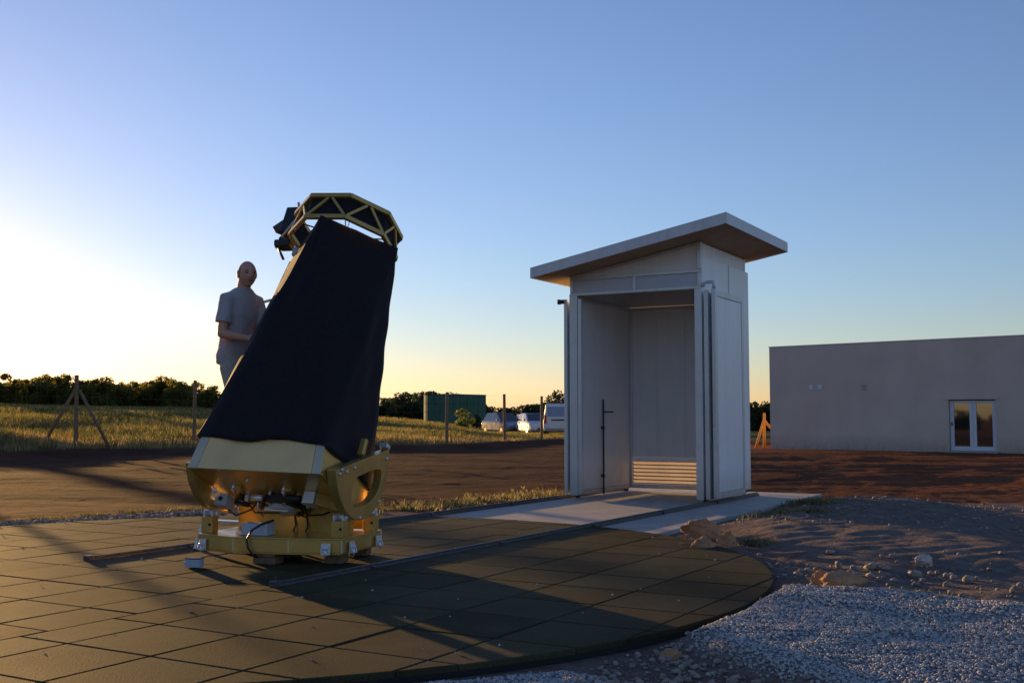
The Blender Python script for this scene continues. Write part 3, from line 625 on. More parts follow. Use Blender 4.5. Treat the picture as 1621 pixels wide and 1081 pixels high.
for x, y, a in ((-.50, -.215, -.31), (.57, -.195, .2), (.70, -.02, 1.57), (.70, .45, 1.57), (-.61, .0, 1.57)):
    T_ = Matrix.Translation((x, y, 0)) @ Matrix.Rotation(a, 4, 'Z'); mb = MB(T_)
    mb.box(-.035, .035, -.03, .006, .085, .10); mb.box(-.035, .035, -.004, .006, .10, .17); mb.add([(-.035,-.004,.10),(-.035,-.03,.10),(-.035,-.004,.165),(-.03,-.004,.10),(-.03,-.03,.10),(-.03,-.004,.165)], [(0,1,2),(3,5,4),(0,3,4,1),(1,4,5,2),(2,5,3,0)])
    mb.add([(.03,-.004,.10),(.03,-.03,.10),(.03,-.004,.165),(.035,-.004,.10),(.035,-.03,.10),(.035,-.004,.165)], [(0,1,2),(3,5,4),(0,3,4,1),(1,4,5,2),(2,5,3,0)])
    b_ = mb.build('levelling_bracket', 'white_metal', base, bevel=.002)
    mb = MB(T_); mb.tube([(0, -.016, .07), (0, -.016, .13)], .009, 8); mb.tube([(0, -.016, .125), (0, -.016, .14)], .017, 8); mb.build('levelling_screw', 'white_metal', b_, True)
mb = MB(); mb.box(-.18, .05, -.18, -.06, .206, .30); cb = mb.build('control_box', 'grey_box', base, bevel=.006); cb['label'] = 'blue grey control box on the gold base'
mb = MB(); mb.box(-.24, -.19, -.16, -.12, .206, .225); mb.build('white_tag', 'white_metal', base, bevel=.003)
mb = MB(); mb.tube([(.06, -.10, .32), (.02, -.20, .30), (-.02, -.28, .26), (-.045, -.315, .19), (-.03, -.318, .13), (.0, -.30, .075), (.02, -.26, .05)], .009, 8); mb.build('cable', 'cable', base, True)
mb = MB(); mb.tube([(.0, .2, .004), (.0, .2, .077)], .13, 24); mb.build('azimuth_bearing', 'blackmetal', base)
# shroud
sq = [(-.535,-.445),(.590,-.445),(.600,.440),(-.535,.440)]; di = [(.015,-.492),(.535,.02),(.0,.50),(-.47,.02)]
order = [(0,0),(1,0),(1,1),(2,1),(2,2),(3,2),(3,3),(0,3)]
NE, NL = 9, 44; V = []; seam = []
for L in range(NL+1):
    s_ = L/NL
    P = [Vector((sq[a][0]*(1-s_)+di[b][0]*s_, sq[a][1]*(1-s_)+di[b][1]*s_, 0)) for a, b in order]
    ring = []
    for k in range(8):
        for q in range(NE):
            p = P[k].lerp(P[(k+1) % 8], q/NE); u_ = q/NE
            ring.append(p)
    for i_, p in enumerate(ring):
        ang = math.atan2(p.y, p.x); nrm = Vector((math.cos(ang), math.sin(ang), 0))
        w = .005*math.sin(ang*3+s_*5)+.006*math.sin(ang*11+s_*9)*math.sin(s_*math.pi)+.005*math.sin(ang*17-s_*24)*math.sin(s_*math.pi)
        w -= .012*math.sin(s_*math.pi)*(.6+.4*math.sin(ang*2+1))
        top = max(0, (s_-.80)/.2); w += .012*top*math.sin(ang*46+3*math.sin(ang*5))*(1-.5*top)
        low = max(0, (.12-s_)/.12); w += .020*low*(.5+.5*math.sin(ang*9))
        z = .245+.02*math.sin(ang*5+1)*(1-s_)+s_*(2.335-.245)+ (.03*math.cos(ang*4)*0)
        p2 = p+nrm*w; V.append((p2.x, p2.y, z))
n8 = 8*NE; Fc = [(L*n8+k, L*n8+(k+1) % n8, (L+1)*n8+(k+1) % n8, (L+1)*n8+k) for L in range(NL) for k in range(n8)]
mb = tb(); mb.add(V, Fc); SHR = mb.build('shroud', 'cloth', TEL, True); SHR['label'] = 'black cloth shroud stretched between mirror box and top ring'
sm = SHR.modifiers.new('solid', 'SOLIDIFY'); sm.thickness = .006
# cloth hem lying over the mirror box edge, strap at left
mb = tb(); mb.bar((-.545,-.30,.30), (-.485,.0,2.20), .018, .012); mb.build('edge_binding', 'goldedge', SHR)
# top ring
ph = .448; RR = .50; z0_, z1_ = 2.337, 2.60
vx = [(RR*math.sin(ph+k*math.pi/4), -RR*math.cos(ph+k*math.pi/4)) for k in range(8)]
RING = tb(); RING.tube([(0, -.46, 0), (0, -.46, .001)], .0001, 3)
mb = tb()
for k in range(8):
    a, b = vx[k], vx[(k+1) % 8]; f_ = .93
    mb.add([(a[0]*f_, a[1]*f_, z0_+.02), (b[0]*f_, b[1]*f_, z0_+.02), (b[0]*f_, b[1]*f_, z1_-.02), (a[0]*f_, a[1]*f_, z1_-.02)], [(0,1,2,3)])
RG = mb.build('upper_ring', 'cloth', TEL); RG['label'] = 'eight sided gold truss ring lined with black'
for k in range(8):
    a, b = Vector((*vx[k], 0)), Vector((*vx[(k+1) % 8], 0)); out = ((a+b)/2).normalized(); d = (b-a).normalized()
    a = a - out*.018; b = b-out*.018
    for z in (z0_+.02, z1_-.02):
        mb = tb(); up = Vector((0,0,z)); mb.bar(a+up+d*.004, b+up-d*.004, .036, .040, up=(0,0,1)); mb.build('rim_bar', 'gold', RG, bevel=.003)
    mid = (a+b)/2
    for q, s_ in ((a, 1), (b, -1)):
        mb = tb(); mb.bar(q+d*s_*.02+Vector((0,0,z0_+.042)), mid-d*s_*.018+Vector((0,0,z1_-.042)), .024, .022, up=out); mb.build('diagonal_bar', 'gold', RG, bevel=.002)
# spider and secondary
mb = tb(); mb.tube([(.0, 0, 2.30), (.0, 0, 2.48)], .09, 18); sec = mb.build('secondary_hub', 'blackmetal', TEL)
for k in range(4):
    a = ph+k*math.pi/2; mb = tb(); mb.bar((.07*math.sin(a), -.07*math.cos(a), 2.37), (.45*math.sin(a+.1), -.45*math.cos(a+.1), 2.37), .006, .012); mb.build('spider_vane', 'blackmetal', sec)
    mb = tb(); mb.bar((.07*math.sin(a), -.07*math.cos(a), 2.46), (.45*math.sin(a-.1), -.45*math.cos(a-.1), 2.52), .006, .012); mb.build('spider_vane', 'blackmetal', sec)
for k in range(3):
    mb = tb(); a = k*2.1+.6; mb.tube([(.1*math.cos(a)-.0, .1*math.sin(a)-.1, 2.30), (.12*math.cos(a), .12*math.sin(a)-.12, 2.26)], .02, 8); mb.build('adjuster', 'grey_box', sec, True)
# electronics at the left of the ring
mb = tb(); mb.box(-.66, -.53, -.06, .08, 2.50, 2.77); cbx = mb.build('camera_box', 'blackmetal', TEL, bevel=.01)
mb = tb(); mb.add([(-.655,-.05,2.52),(-.655,.07,2.52),(-.655,.07,2.64),(-.655,-.05,2.64),(-.78,-.01,2.585),(-.76,.04,2.55)], [(0,1,5,4),(1,2,5),(2,3,4,5),(3,0,4),(0,3,2,1)]); mb.build('sun_shade', 'blackmetal', cbx)
mb = tb(); mb.box(-.645, -.52, -.06, .05, 2.345, 2.435); mb.build('focuser', 'blackmetal', cbx, bevel=.01)
mb = tb(); mb.tube([(-.645, .0, 2.40), (-.69, .0, 2.395)], [.035, .045], 10); mb.build('focus_knob', 'blackmetal', cbx)
mb = tb(); mb.tube([(-.60, .0, 2.50), (-.65, -.02, 2.46), (-.66, .0, 2.36), (-.58, .02, 2.24)], .012, 6); mb.build('cable', 'cable', cbx, True)
mb = tb(); mb.bar((-.535, -.08, 2.80), (-.485, -.08, 2.66), .012, .02); mb.bar((-.485, -.08, 2.655), (-.60, -.08, 2.42), .012, .02); mb.build('bracket_strip', 'goldedge', cbx)
mb = tb(); mb.box(-.47, -.40, -.05, .08, 2.24, 2.33); mb.build('finder', 'grey_box', cbx, bevel=.01)

# wooden blocks under the base
def block(p, sx, sy, z0, z1, rz, label):
    mb = MB(Matrix.Translation((p[0], p[1], 0)) @ Matrix.Rotation(rz, 4, 'Z')); mb.box(-sx/2, sx/2, -sy/2, sy/2, z0, z1); o = mb.build('wood_block', 'wood', None, bevel=.004); tag(o, label, 'wood block', 'wood blocks propping the telescope base'); return o
def troot(x, y): v = Matrix.Rotation(-.321, 4, 'Z') @ Vector((x, y, 0)); return (v.x-1.890, v.y+8.833)
block(troot(.08, -.20), .19, .14, .003, .052, -.30, 'lower plank of the wood stack under the front of the gold base')
block(troot(.08, -.19), .16, .12, .053, .077, -.36, 'upper plank of the wood stack under the front of the gold base')
block(troot(.56, .0), .14, .16, .003, .077, -.2, 'single wood block under the base corner with the levelling bracket')
block(troot(-.45, .45), .14, .16, .003, .077, -.4, 'wood block under the base corner below the man')
block(troot(.52, .5), .14, .16, .003, .077, -.1, 'wood block under the base corner facing the shed')
# small metal box on the pad
p = px(308, 898); r_ = empty('metal_box', (p.x, p.y, .004), -.25)
mb = MB(); mb.box(-.06, .06, -.035, .035, .0, .062); mb.build('case', 'grey_box', r_, bevel=.005)
mb = MB(); mb.box(-.063, .063, -.038, .038, .0625, .070); mb.build('lid', 'blackmetal', r_, bevel=.003)
mb = MB(); mb.tube([(-.06, 0, .03), (-.085, 0, .028)], .014, 8); mb.build('connector', 'white_metal', r_)
tag(r_, 'small grey metal box lying alone on the rubber tiles', 'metal box')

def gz(x, y): return float(height(np.array([x]), np.array([y]))[0])
# ------------------------------------------------------------------ low rendered building
bl = px(1220, 708); br_ = px(1621, 716); bd = Vector((br_.x-bl.x, br_.y-bl.y, 0)).normalized(); ba = math.atan2(bd.y, bd.x)
BLD = empty('building', (bl.x, bl.y, 0), ba); tag(BLD, 'low flat roofed building with brownish grey rendered wall and glass double door', 'building')
dl = (px(1497, 714)-bl).dot(bd); dr = (px(1580, 715)-bl).dot(bd); BL_, BD_, BH_ = 14.0, 9.0, 3.78; dh = 1.72
def bbox(name, m, d, parent=BLD, bevel=.0):
    mb = MB(); mb.box(*d); return mb.build(name, m, parent, bevel=bevel)
mb = MB()   # front wall with a door opening
mb.box(0, dl, 0, .22, -.4, BH_); mb.box(dr, BL_, 0, .22, -.4, BH_); mb.box(dl, dr, 0, .22, dh, BH_); mb.box(dl, dr, 0, .22, -.4, .0)
bm = bmesh.new(); wl = mb.build('wall', 'render', BLD)
bm.from_mesh(wl.data); bmesh.ops.remove_doubles(bm, verts=bm.verts, dist=.0005); bm.to_mesh(wl.data); bm.free()
bbox('wall', 'render', (0, .22, .222, BD_, -.4, BH_)); bbox('wall', 'render', (BL_-.22, BL_, .222, BD_, -.4, BH_)); bbox('wall', 'render', (.222, BL_-.222, BD_-.22, BD_, -.4, BH_))
bbox('roof', 'concrete', (.222, BL_-.222, .222, BD_-.222, BH_-.35, BH_-.1)); bbox('coping', 'frame', (-.02, BL_+.02, -.02, .24, BH_+.001, BH_+.03))
DO = bbox('double_door', 'doorwhite', (dl+.02, dr-.02, .10, .16, .02, .16)); dm = (dl+dr)/2
bbox('door_frame', 'doorwhite', (dl+.02, dr-.02, .10, .16, dh-.11, dh-.03), DO, .004)
for a, b in ((dl+.02, dl+.14), (dm-.11, dm-.004), (dm+.004, dm+.11), (dr-.14, dr-.02)): bbox('door_stile', 'doorwhite', (a, b, .095, .165, .161, dh-.111), DO, .004)
for a, b in ((dl+.141, dm-.111), (dm+.111, dr-.141)): bbox('pane', 'pane', (a, b, .125, .135, .161, dh-.111), DO)
bbox('door_handle', 'blackmetal', (dl+.07, dl+.10, .06, .094, .85, .98), DO, .004)
bbox('door_head', 'render', (dl-.12, dr+.10, -.03, -.002, dh+.01, dh+.09))
bbox('door_sill', 'concrete', (dl-.1, dr+.1, -.25, -.002, -.3, .015))
for q in ((1284, 613), (1298, 613), (1367, 613)):
    c = px(q[0], 708); d_ = (c-bl); x = (q[0]-1220)/401*8.6+.05*0
    # along-wall position from the wall's own perspective
    t0 = None
    for k in range(2000):
        xx = k*.006; P = bl+bd*xx
        X_ = 810.5+1750*P.x/P.y
        if X_ >= q[0]: t0 = xx; break
    zz = CAMH+(661-613)/1750*(bl+bd*t0).y
    bbox('vent_cover', 'doorwhite' if q[0] < 1350 else 'concrete', (t0-.08, t0+.08, -.02, -.002, zz-.09, zz+.09), BLD, .004)

# ------------------------------------------------------------------ fence
FEN = empty('wire_fence', (-14.1, 35.9, 0)); tag(FEN, 'round timber post and wire fence with a braced corner, along the grass field', 'fence')
FP = [(-27.3, 27.2, 2.2), (-22.4, 29.3, 2.2), (-17.7, 31.4, 2.25), (-14.11, 35.9, 2.5), (-11.75, 41.0, 2.5), (-7.2, 42.4, 2.2), (-2.58, 43.8, 2.13), (-.32, 49.0, 2.16), (1.42, 53.2, 2.15), (3.6, 58, 2.15), (6.0, 63, 2.15)]
ftop = []
for i, (x, y, h_) in enumerate(FP):
    z = gz(x, y); lx, ly = x+14.1, y-35.9; mb = MB(); lean = random.uniform(-.03, .03)
    n = 6; mb.tube([(lx+lean*k/n+random.uniform(-.006, .006), ly, z-.3+(h_+.3-z)*k/n) for k in range(n+1)], [.068-.004*k/n for k in range(n+1)], 9)
    mb.build('fence_post', 'post', FEN, True); ftop.append((lx, ly, z, h_))
lx, ly, z, h_ = ftop[3]
for fx, fy in ((-1.12, .15), (1.02, .35)):
    zz = gz(lx-14.1+fx, ly+35.9+fy); mb = MB(); mb.tube([(lx+fx, ly+fy, zz-.05), (lx+fx*.06, ly+fy*.06-.06*0, 2.02)], [.055, .05], 9); mb.build('brace_pole', 'post', FEN, True)
for a, b in zip(ftop[:-1], ftop[1:]):
    for hh in (.35, .8, 1.25, 1.65, 1.98):
        mb = MB(); mb.tube([(a[0], a[1], a[2]+hh), (b[0], b[1], b[2]+hh)], .0022, 4, cap=False); mb.build('fence_wire', 'wire', FEN)
V = []; Fq = []
for a, b in zip(ftop[:-1], ftop[1:]):
    L = math.hypot(b[0]-a[0], b[1]-a[1]); nn = int(L/.33)
    for k in range(1, nn):
        t = k/nn; x, y, z = a[0]+(b[0]-a[0])*t, a[1]+(b[1]-a[1])*t, a[2]+(b[2]-a[2])*t; r = .0016; i = len(V)
        V += [(x-r, y-r, z+.05), (x+r, y-r, z+.05), (x, y+r, z+.05), (x-r, y-r, z+1.98), (x+r, y-r, z+1.98), (x, y+r, z+1.98)]
        Fq += [(i, i+1, i+4, i+3), (i+1, i+2, i+5, i+4), (i+2, i, i+3, i+5)]
ms = mesh_np('wire_mesh', np.array(V), np.array(Fq), 'wire', parent=FEN); ms['kind'] = 'stuff'
# timber prop beside the building
p = (10.0, 44.0); zb = gz(*p); TP = empty('timber_prop', (p[0], p[1], zb)); tag(TP, 'orange lit timber post with two slanting props beside the building', 'post')
mb = MB(); mb.tube([(0, 0, -.2), (.02, 0, 1.36)], [.06, .05], 8); mb.build('post', 'orange', TP, True)
mb = MB(); mb.tube([(-.38, -.1, -.1), (.0, 0, 1.1)], [.05, .045], 8); mb.build('prop', 'orange', TP, True)
mb = MB(); mb.tube([(.62, .1, .35), (.02, 0, 1.08)], [.05, .045], 8); mb.build('prop', 'orange', TP, True)

# ------------------------------------------------------------------ man on a step ladder
LX, LY = -2.28, 9.78; PZ = .75
LD = empty('step_ladder', (LX, LY, 0), R(-25)); tag(LD, 'aluminium step ladder with raised hand rail behind the telescope', 'ladder')
mb = MB(); mb.box(-.22, .22, -.17, .17, PZ-.03, PZ); mb.build('platform', 'alu', LD, bevel=.005)
for s_ in (-1, 1):
    mb = MB(); mb.bar((s_*.21, -.15, PZ-.031), (s_*.25, -.42, .004), .03, .05); mb.build('leg', 'alu', LD)
    mb = MB(); mb.bar((s_*.21, .15, PZ-.031), (s_*.24, .36, .004), .03, .04); mb.build('leg', 'alu', LD)
for k in range(2):
    t = (k+1)/3; z = PZ*(1-t); y = -.15-.27*t; mb = MB(); mb.box(-.21, .21, y-.05, y+.04, z-.02, z); mb.build('tread', 'alu', LD, bevel=.003)
mb = MB(); pts = [(-.20, .17, PZ-.02), (-.25, .30, 1.6), (-.285, .34, 2.12), (-.25, .35, 2.175), (-.1, .35, 2.20), (.12, .34, 2.18), (.18, .33, 2.10), (.20, .27, 1.6), (.21, .17, PZ-.02)]
mb.tube(pts, .013, 8); mb.build('hand_rail', 'alu', LD, True)

def remesh(name, mb, vox, it=5):
    me = bpy.data.meshes.new(name); me.from_pydata(mb.v, [], mb.f)
    bm = bmesh.new(); bm.from_mesh(me); bmesh.ops.recalc_face_normals(bm, faces=bm.faces); bm.to_mesh(me); bm.free()
    o = bpy.data.objects.new(name, me); COL.objects.link(o)
    r = o.modifiers.new('r', 'REMESH'); r.mode = 'VOXEL'; r.voxel_size = vox; r.use_smooth_shade = True
    sm = o.modifiers.new('s', 'SMOOTH'); sm.factor = .5; sm.iterations = it
    dg = bpy.context.evaluated_depsgraph_get(); m2 = bpy.data.meshes.new_from_object(o.evaluated_get(dg)); bpy.data.objects.remove(o); m2.name = name; return m2
def limb(mb, pts, n=12):
    """round tube with rounded ends"""
    P_ = [Vector(p[0]) for p in pts]; rr = [p[1] for p in pts]
    d0 = (P_[0]-P_[1]).normalized(); d1 = (P_[-1]-P_[-2]).normalized()
    P_ = [P_[0]+d0*rr[0]*.85, P_[0]+d0*rr[0]*.5]+P_+[P_[-1]+d1*rr[-1]*.5, P_[-1]+d1*rr[-1]*.85]; rr = [rr[0]*.35, rr[0]*.82]+rr+[rr[-1]*.82, rr[-1]*.35]
    mb.tube(P_, rr, n)
def trunk(mb, st, n=24):
    """stations (centre, forward radius, side radius)"""
    V = []; k = len(st)
    for c, a, b in st:
        for q in range(n): t = 2*math.pi*q/n; V.append(c+fx*a*math.cos(t)+rx*b*math.sin(t))
    F_ = [(i*n+q, i*n+(q+1) % n, (i+1)*n+(q+1) % n, (i+1)*n+q) for i in range(k-1) for q in range(n)]+[tuple(range(n)), tuple((k-1)*n+q for q in range(n))]
    mb.add(V, F_)
MAN = empty('person', (-2.34, 9.62, PZ), 0)
# local axes: f = the way he faces, r = towards his far shoulder
fx = Vector((.80, -.60, 0)); rx = Vector((.60, .80, 0)); up = Vector((0, 0, 1))
def mp(a, b, c): return fx*a + rx*b + up*c      # forward, far side, height above his soles
hipc = mp(-.10, 0, .88)
bmb = MB()
trunk(bmb, [(mp(-.06, 0, .80), .09, .13), (mp(-.09, 0, .90), .105, .155), (mp(-.10, 0, 1.0), .10, .145), (mp(-.085, 0, 1.12), .10, .145), (mp(-.06, 0, 1.26), .105, .165), (mp(-.04, 0, 1.38), .095, .17), (mp(-.03, 0, 1.44), .075, .13), (mp(-.02, 0, 1.48), .06, .07)])
limb(bmb, [(mp(-.025, 0, 1.44), .066), (mp(-.008, 0, 1.52), .060), (mp(.005, 0, 1.58), .056)])
def arm(b, a_el, bel, zel, wr):
    sh = mp(-.035, b*.165, 1.395); el = mp(a_el, bel, zel); w_ = wr
    limb(bmb, [(sh, .056), (sh.lerp(el, .45), .048), (el, .041)]); limb(bmb, [(el, .041), (el.lerp(w_, .35), .042), (w_, .028)])
    d = (w_-el).normalized(); side = rx*(-b); pal = w_+d*.045
    limb(bmb, [(w_, .026), (pal, .030), (w_+d*.085, .026)], 8)
    for k, (o_, L_) in enumerate(((.030, .060), (.010, .074), (-.010, .070), (-.029, .054))):
        q0 = w_+d*.085+up*o_; limb(bmb, [(q0, .0095), (q0+d*L_*.55+side*.004, .009), (q0+d*L_*.9+side*.022, .008)], 6)
    t0 = w_+d*.03+up*.028; limb(bmb, [(t0, .012), (t0+d*.03+up*.022, .010), (t0+d*.058+up*.026+side*.01, .009)], 6)
arm(-1, -.03, -.215, 1.09, mp(.20, -.12, 1.045)); arm(1, .05, .215, 1.10, mp(.27, .10, 1.10))
for b in (-1, 1):
    hp, kn, an = mp(-.05, b*.085, .82), mp(.09, b*.10, .46), mp(.07, b*.10, .085)
    limb(bmb, [(hp, .085), (hp.lerp(kn, .5), .075), (kn, .055)]); limb(bmb, [(kn, .055), (kn.lerp(an, .35), .056), (an, .038)]); limb(bmb, [(an, .036), (mp(.15, b*.108, .045), .036), (mp(.26, b*.115, .035), .03)])
body_me = remesh('body', bmb, .007, 4)
# head: shaped ellipsoid with brow, nose, chin, ears, eyes
hf = Vector((.55, -.83, 0)).normalized(); hr_ = Vector((.83, .55, 0)).normalized(); hc = mp(.03, 0, 1.617)
bm = bmesh.new(); bm.from_mesh(body_me)
for f_ in bm.faces: f_.material_index = 0
hb = bmesh.new(); bmesh.ops.create_uvsphere(hb, u_segments=32, v_segments=24, radius=1.0)
HV = {}
for v in hb.verts:
    x, y, z = v.co           # x = side, y = forward, z = up
    a = .080; b_ = .099; c_ = .117
    X, Y, Z = x*a, y*b_, z*c_
    if z < 0: X *= 1-.22*(-z)**1.5; Y *= 1-.10*(-z)
    if y < 0 and z < -.2: Y *= 1-.35*min(1, (-z-.2)/.6)        # nape
    if y > .3: 
        Y += .007*math.exp(-((z-.20)/.10)**2)*(1-abs(x))       # brow
        Y -= .008*math.exp(-((z-.04)/.09)**2)*math.exp(-((abs(x)-.40)/.16)**2)   # sockets
        Y += .026*math.exp(-((z+.20)/.13)**2)*math.exp(-(x/.15)**2) + .012*math.exp(-((z+.02)/.14)**2)*math.exp(-(x/.11)**2)  # nose
        Y += .007*math.exp(-((z+.47)/.06)**2)*math.exp(-(x/.28)**2) - .006*math.exp(-((z+.53)/.03)**2)*math.exp(-(x/.25)**2) # lips
        Y += .012*math.exp(-((z+.80)/.14)**2)*math.exp(-(x/.4)**2) # chin
    v.co = hc + hr_*X + hf*Y + up*Z
hair_idx = []
hb.faces.ensure_lookup_table()
for f_ in hb.faces:
    c_ = f_.calc_center_median()-hc; yy = c_.dot(hf)/.098; zz = c_.z/.122
    f_.material_index = 2 if (yy < .35 and -.45 < zz < .62 and not (yy > -.05 and zz < -.15)) else 0
def ball(center, rx_, ry_, rz_, mi, seg=12):
    b = bmesh.new(); bmesh.ops.create_uvsphere(b, u_segments=seg, v_segments=8, radius=1.0)
    for v in b.verts: x, y, z = v.co; v.co = center + hr_*x*rx_ + hf*y*ry_ + up*z*rz_
    for f_ in b.faces: f_.material_index = mi
    return b
def join(b):
    t = bpy.data.meshes.new('t'); b.to_mesh(t); b.free(); bm.from_mesh(t); bpy.data.meshes.remove(t)
join(hb)
for s_ in (-1, 1):
    join(ball(hc+hr_*.079*s_-hf*.005+up*.0, .012, .022, .034, 0)); join(ball(hc+hr_*.031*s_+hf*.084+up*.008, .0145, .008, .0075, 1, 10))
    join(ball(hc+hr_*.032*s_+hf*.090+up*.026, .021, .006, .0055, 2, 10))
join(ball(hc+hf*.093-up*.0585, .024, .006, .0045, 3, 10))
fm = bpy.data.meshes.new('body'); bm.to_mesh(fm); bm.free()
fm.materials.append(M['skin']); fm.materials.append(M['eye']); fm.materials.append(M['hair']); fm.materials.append(M['lip'])
fm.polygons.foreach_set('use_smooth', [True]*len(fm.polygons))
body = bpy.data.objects.new('body', fm); COL.objects.link(body); body.parent = MAN
# shirt, shorts and shoes over it
smb = MB()
trunk(smb, [(mp(-.105, 0, .835), .135, .178), (mp(-.11, 0, .90), .138, .180), (mp(-.105, 0, 1.0), .130, .168), (mp(-.085, 0, 1.12), .124, .164), (mp(-.06, 0, 1.26), .124, .182), (mp(-.045, 0, 1.36), .112, .186), (mp(-.035, 0, 1.42), .098, .172), (mp(-.03, 0, 1.455), .086, .138), (mp(-.025, 0, 1.485), .076, .098), (mp(-.02, 0, 1.502), .068, .076)])
for b, a_el in ((-1, -.03), (1, .05)):
    sh = mp(-.035, b*.165, 1.39); el = mp(a_el, b*.215, 1.10)
    smb.tube([mp(-.03, b*.09, 1.405), sh, sh.lerp(el, .3), sh.lerp(el, .72)], [.066, .070, .068, .070], 14)
sme = remesh('shirt', smb, .010, 6)
co = np.zeros(len(sme.vertices)*3, np.float32); sme.vertices.foreach_get('co', co); co = co.reshape(-1, 3)
nr = np.zeros(len(sme.vertices)*3, np.float32); sme.vertices.foreach_get('normal', nr); nr = nr.reshape(-1, 3)
wr = .022*(fbm(co[:, 0]*9+co[:, 1]*7+co[:, 2]*3, co[:, 2]*7-co[:, 0]*8, 4, 17)-.5)*sstep(1.47, 1.2, co[:, 2])+.010*(fbm(co[:, 0]*20-co[:, 1]*22, co[:, 2]*9, 3, 19)-.5)
sme.vertices.foreach_set('co', (co+nr*wr[:, None]).astype(np.float32).ravel()); sme.materials.append(M['shirt'])
so = bpy.data.objects.new('shirt', sme); COL.objects.link(so); so.parent = MAN; so['label'] = 'grey t-shirt with short sleeves'
smb = MB(); trunk(smb, [(mp(-.10, 0, 1.0), .115, .162), (mp(-.095, 0, .90), .132, .178), (mp(-.06, 0, .80), .130, .178), (mp(-.03, 0, .75), .10, .155)])
for b in (-1, 1):
    hp, kn = mp(-.05, b*.085, .82), mp(.09, b*.10, .46); smb.tube([hp, hp.lerp(kn, .4), hp.lerp(kn, .92)], [.108, .102, .094], 14)
sme = remesh('shorts', smb, .010, 5); sme.materials.append(M['shorts']); so = bpy.data.objects.new('shorts', sme); COL.objects.link(so); so.parent = MAN
for b in (-1, 1):
    smb = MB(); limb(smb, [(mp(.06, b*.10, .05), .050), (mp(.15, b*.108, .048), .048), (mp(.26, b*.115, .040), .040)])
    sme = remesh('shoe', smb, .008, 3); sme.materials.append(M['shoe']); so = bpy.data.objects.new('shoe', sme); COL.objects.link(so); so.parent = MAN
tag(MAN, 'bald person in a grey t-shirt working behind the telescope, head turned aside', 'person')

# ------------------------------------------------------------------ water tank
tx, ty, tr = -5.15, 100.0, 2.80; tzb = .95
TK = empty('water_tank', (tx, ty, tzb)); tag(TK, 'round dark green water tank standing in the field', 'tank')
NS = 28
for k in range(NS):
    for j in range(3):
        mb = MB(); a0, a1 = 2*math.pi*k/NS+.004, 2*math.pi*(k+1)/NS-.004; z0, z1 = j*.73-(.4 if j == 0 else 0), j*.73+.72
        p0, p1 = (math.cos(a0), math.sin(a0)), (math.cos(a1), math.sin(a1)); am = (a0+a1)/2; pm = (math.cos(am), math.sin(am)); r0, r1 = tr-.02, tr
        ring = lambda r, z: [(p0[0]*r, p0[1]*r, z), (pm[0]*r, pm[1]*r, z), (p1[0]*r, p1[1]*r, z)]
        o3, i3, o4, i4 = ring(r1, z0), ring(r0-.02, z0), ring(r1, z1), ring(r0-.02, z1)
        mb.add(o3+o4+i3[::-1]+i4[::-1], [(0,1,4,3),(1,2,5,4),(2,6,9,5),(0,3,11,8),(6,7,10,9),(7,8,11,10),(3,4,10,11),(4,5,9,10),(0,8,7,1),(1,7,6,2)]); mb.build('tank_panel', 'tank', TK)
mb = MB(); mb.tube([(0,0,-.4), (0,0,2.14)], tr-.05, 40); mb.build('tank_liner', 'tank', TK)
mb = MB(); mb.tube([(0,0,2.17), (0,0,2.22)], [tr+.05, tr+.05], 48); mb.tube([(0,0,2.221), (0,0,2.30)], [tr+.03, .3], 48); mb.build('tank_lid', 'tank', TK)
for z in (.70, 1.43):
    mb = MB(); V = []
    for k in range(49): a = 2*math.pi*k/48; V.append((math.cos(a)*(tr+.012), math.sin(a)*(tr+.012), z))
    mb.tube(V, .022, 5, cap=False); mb.build('hoop', 'tank', TK)

# ------------------------------------------------------------------ vehicles
def loft_car(root, paint, prof, hw, glass_top, name='body'):
    """prof: list of (x, zlow, zbelt, half width) stations; a smooth lower shell"""
    mb = MB(); n = 8; V = []; Fc = []
    for (x, zl, zb_, w) in prof:
        V += [(x, -w*.90, zl), (x, -w, zl+.12), (x, -w, zb_-.12), (x, -w*.93, zb_), (x, w*.93, zb_), (x, w, zb_-.12), (x, w, zl+.12), (x, w*.90, zl)]
    m_ = len(prof)
    for i in range(m_-1):
        for j in range(n): Fc.append((i*n+j, i*n+(j+1) % n, (i+1)*n+(j+1) % n, (i+1)*n+j))
    Fc.append(tuple(range(n))); Fc.append(tuple((m_-1)*n+j for j in range(n)))
    mb.add(V, Fc); return mb.build(name, paint, root, bevel=.03, seg=2)
def wheel(root, x, y, r, w):
    mb = MB(); mb.tube([(x, y-w/2, r), (x, y+w/2, r)], r, 20); t = mb.build('wheel', 'tyre', root)
    mb = MB(); s_ = 1 if y > 0 else -1; mb.tube([(x, y+s_*w*.40, r), (x, y+s_*(w/2+.008), r)], r*.62, 16); mb.build('wheel_rim', 'rim', t)
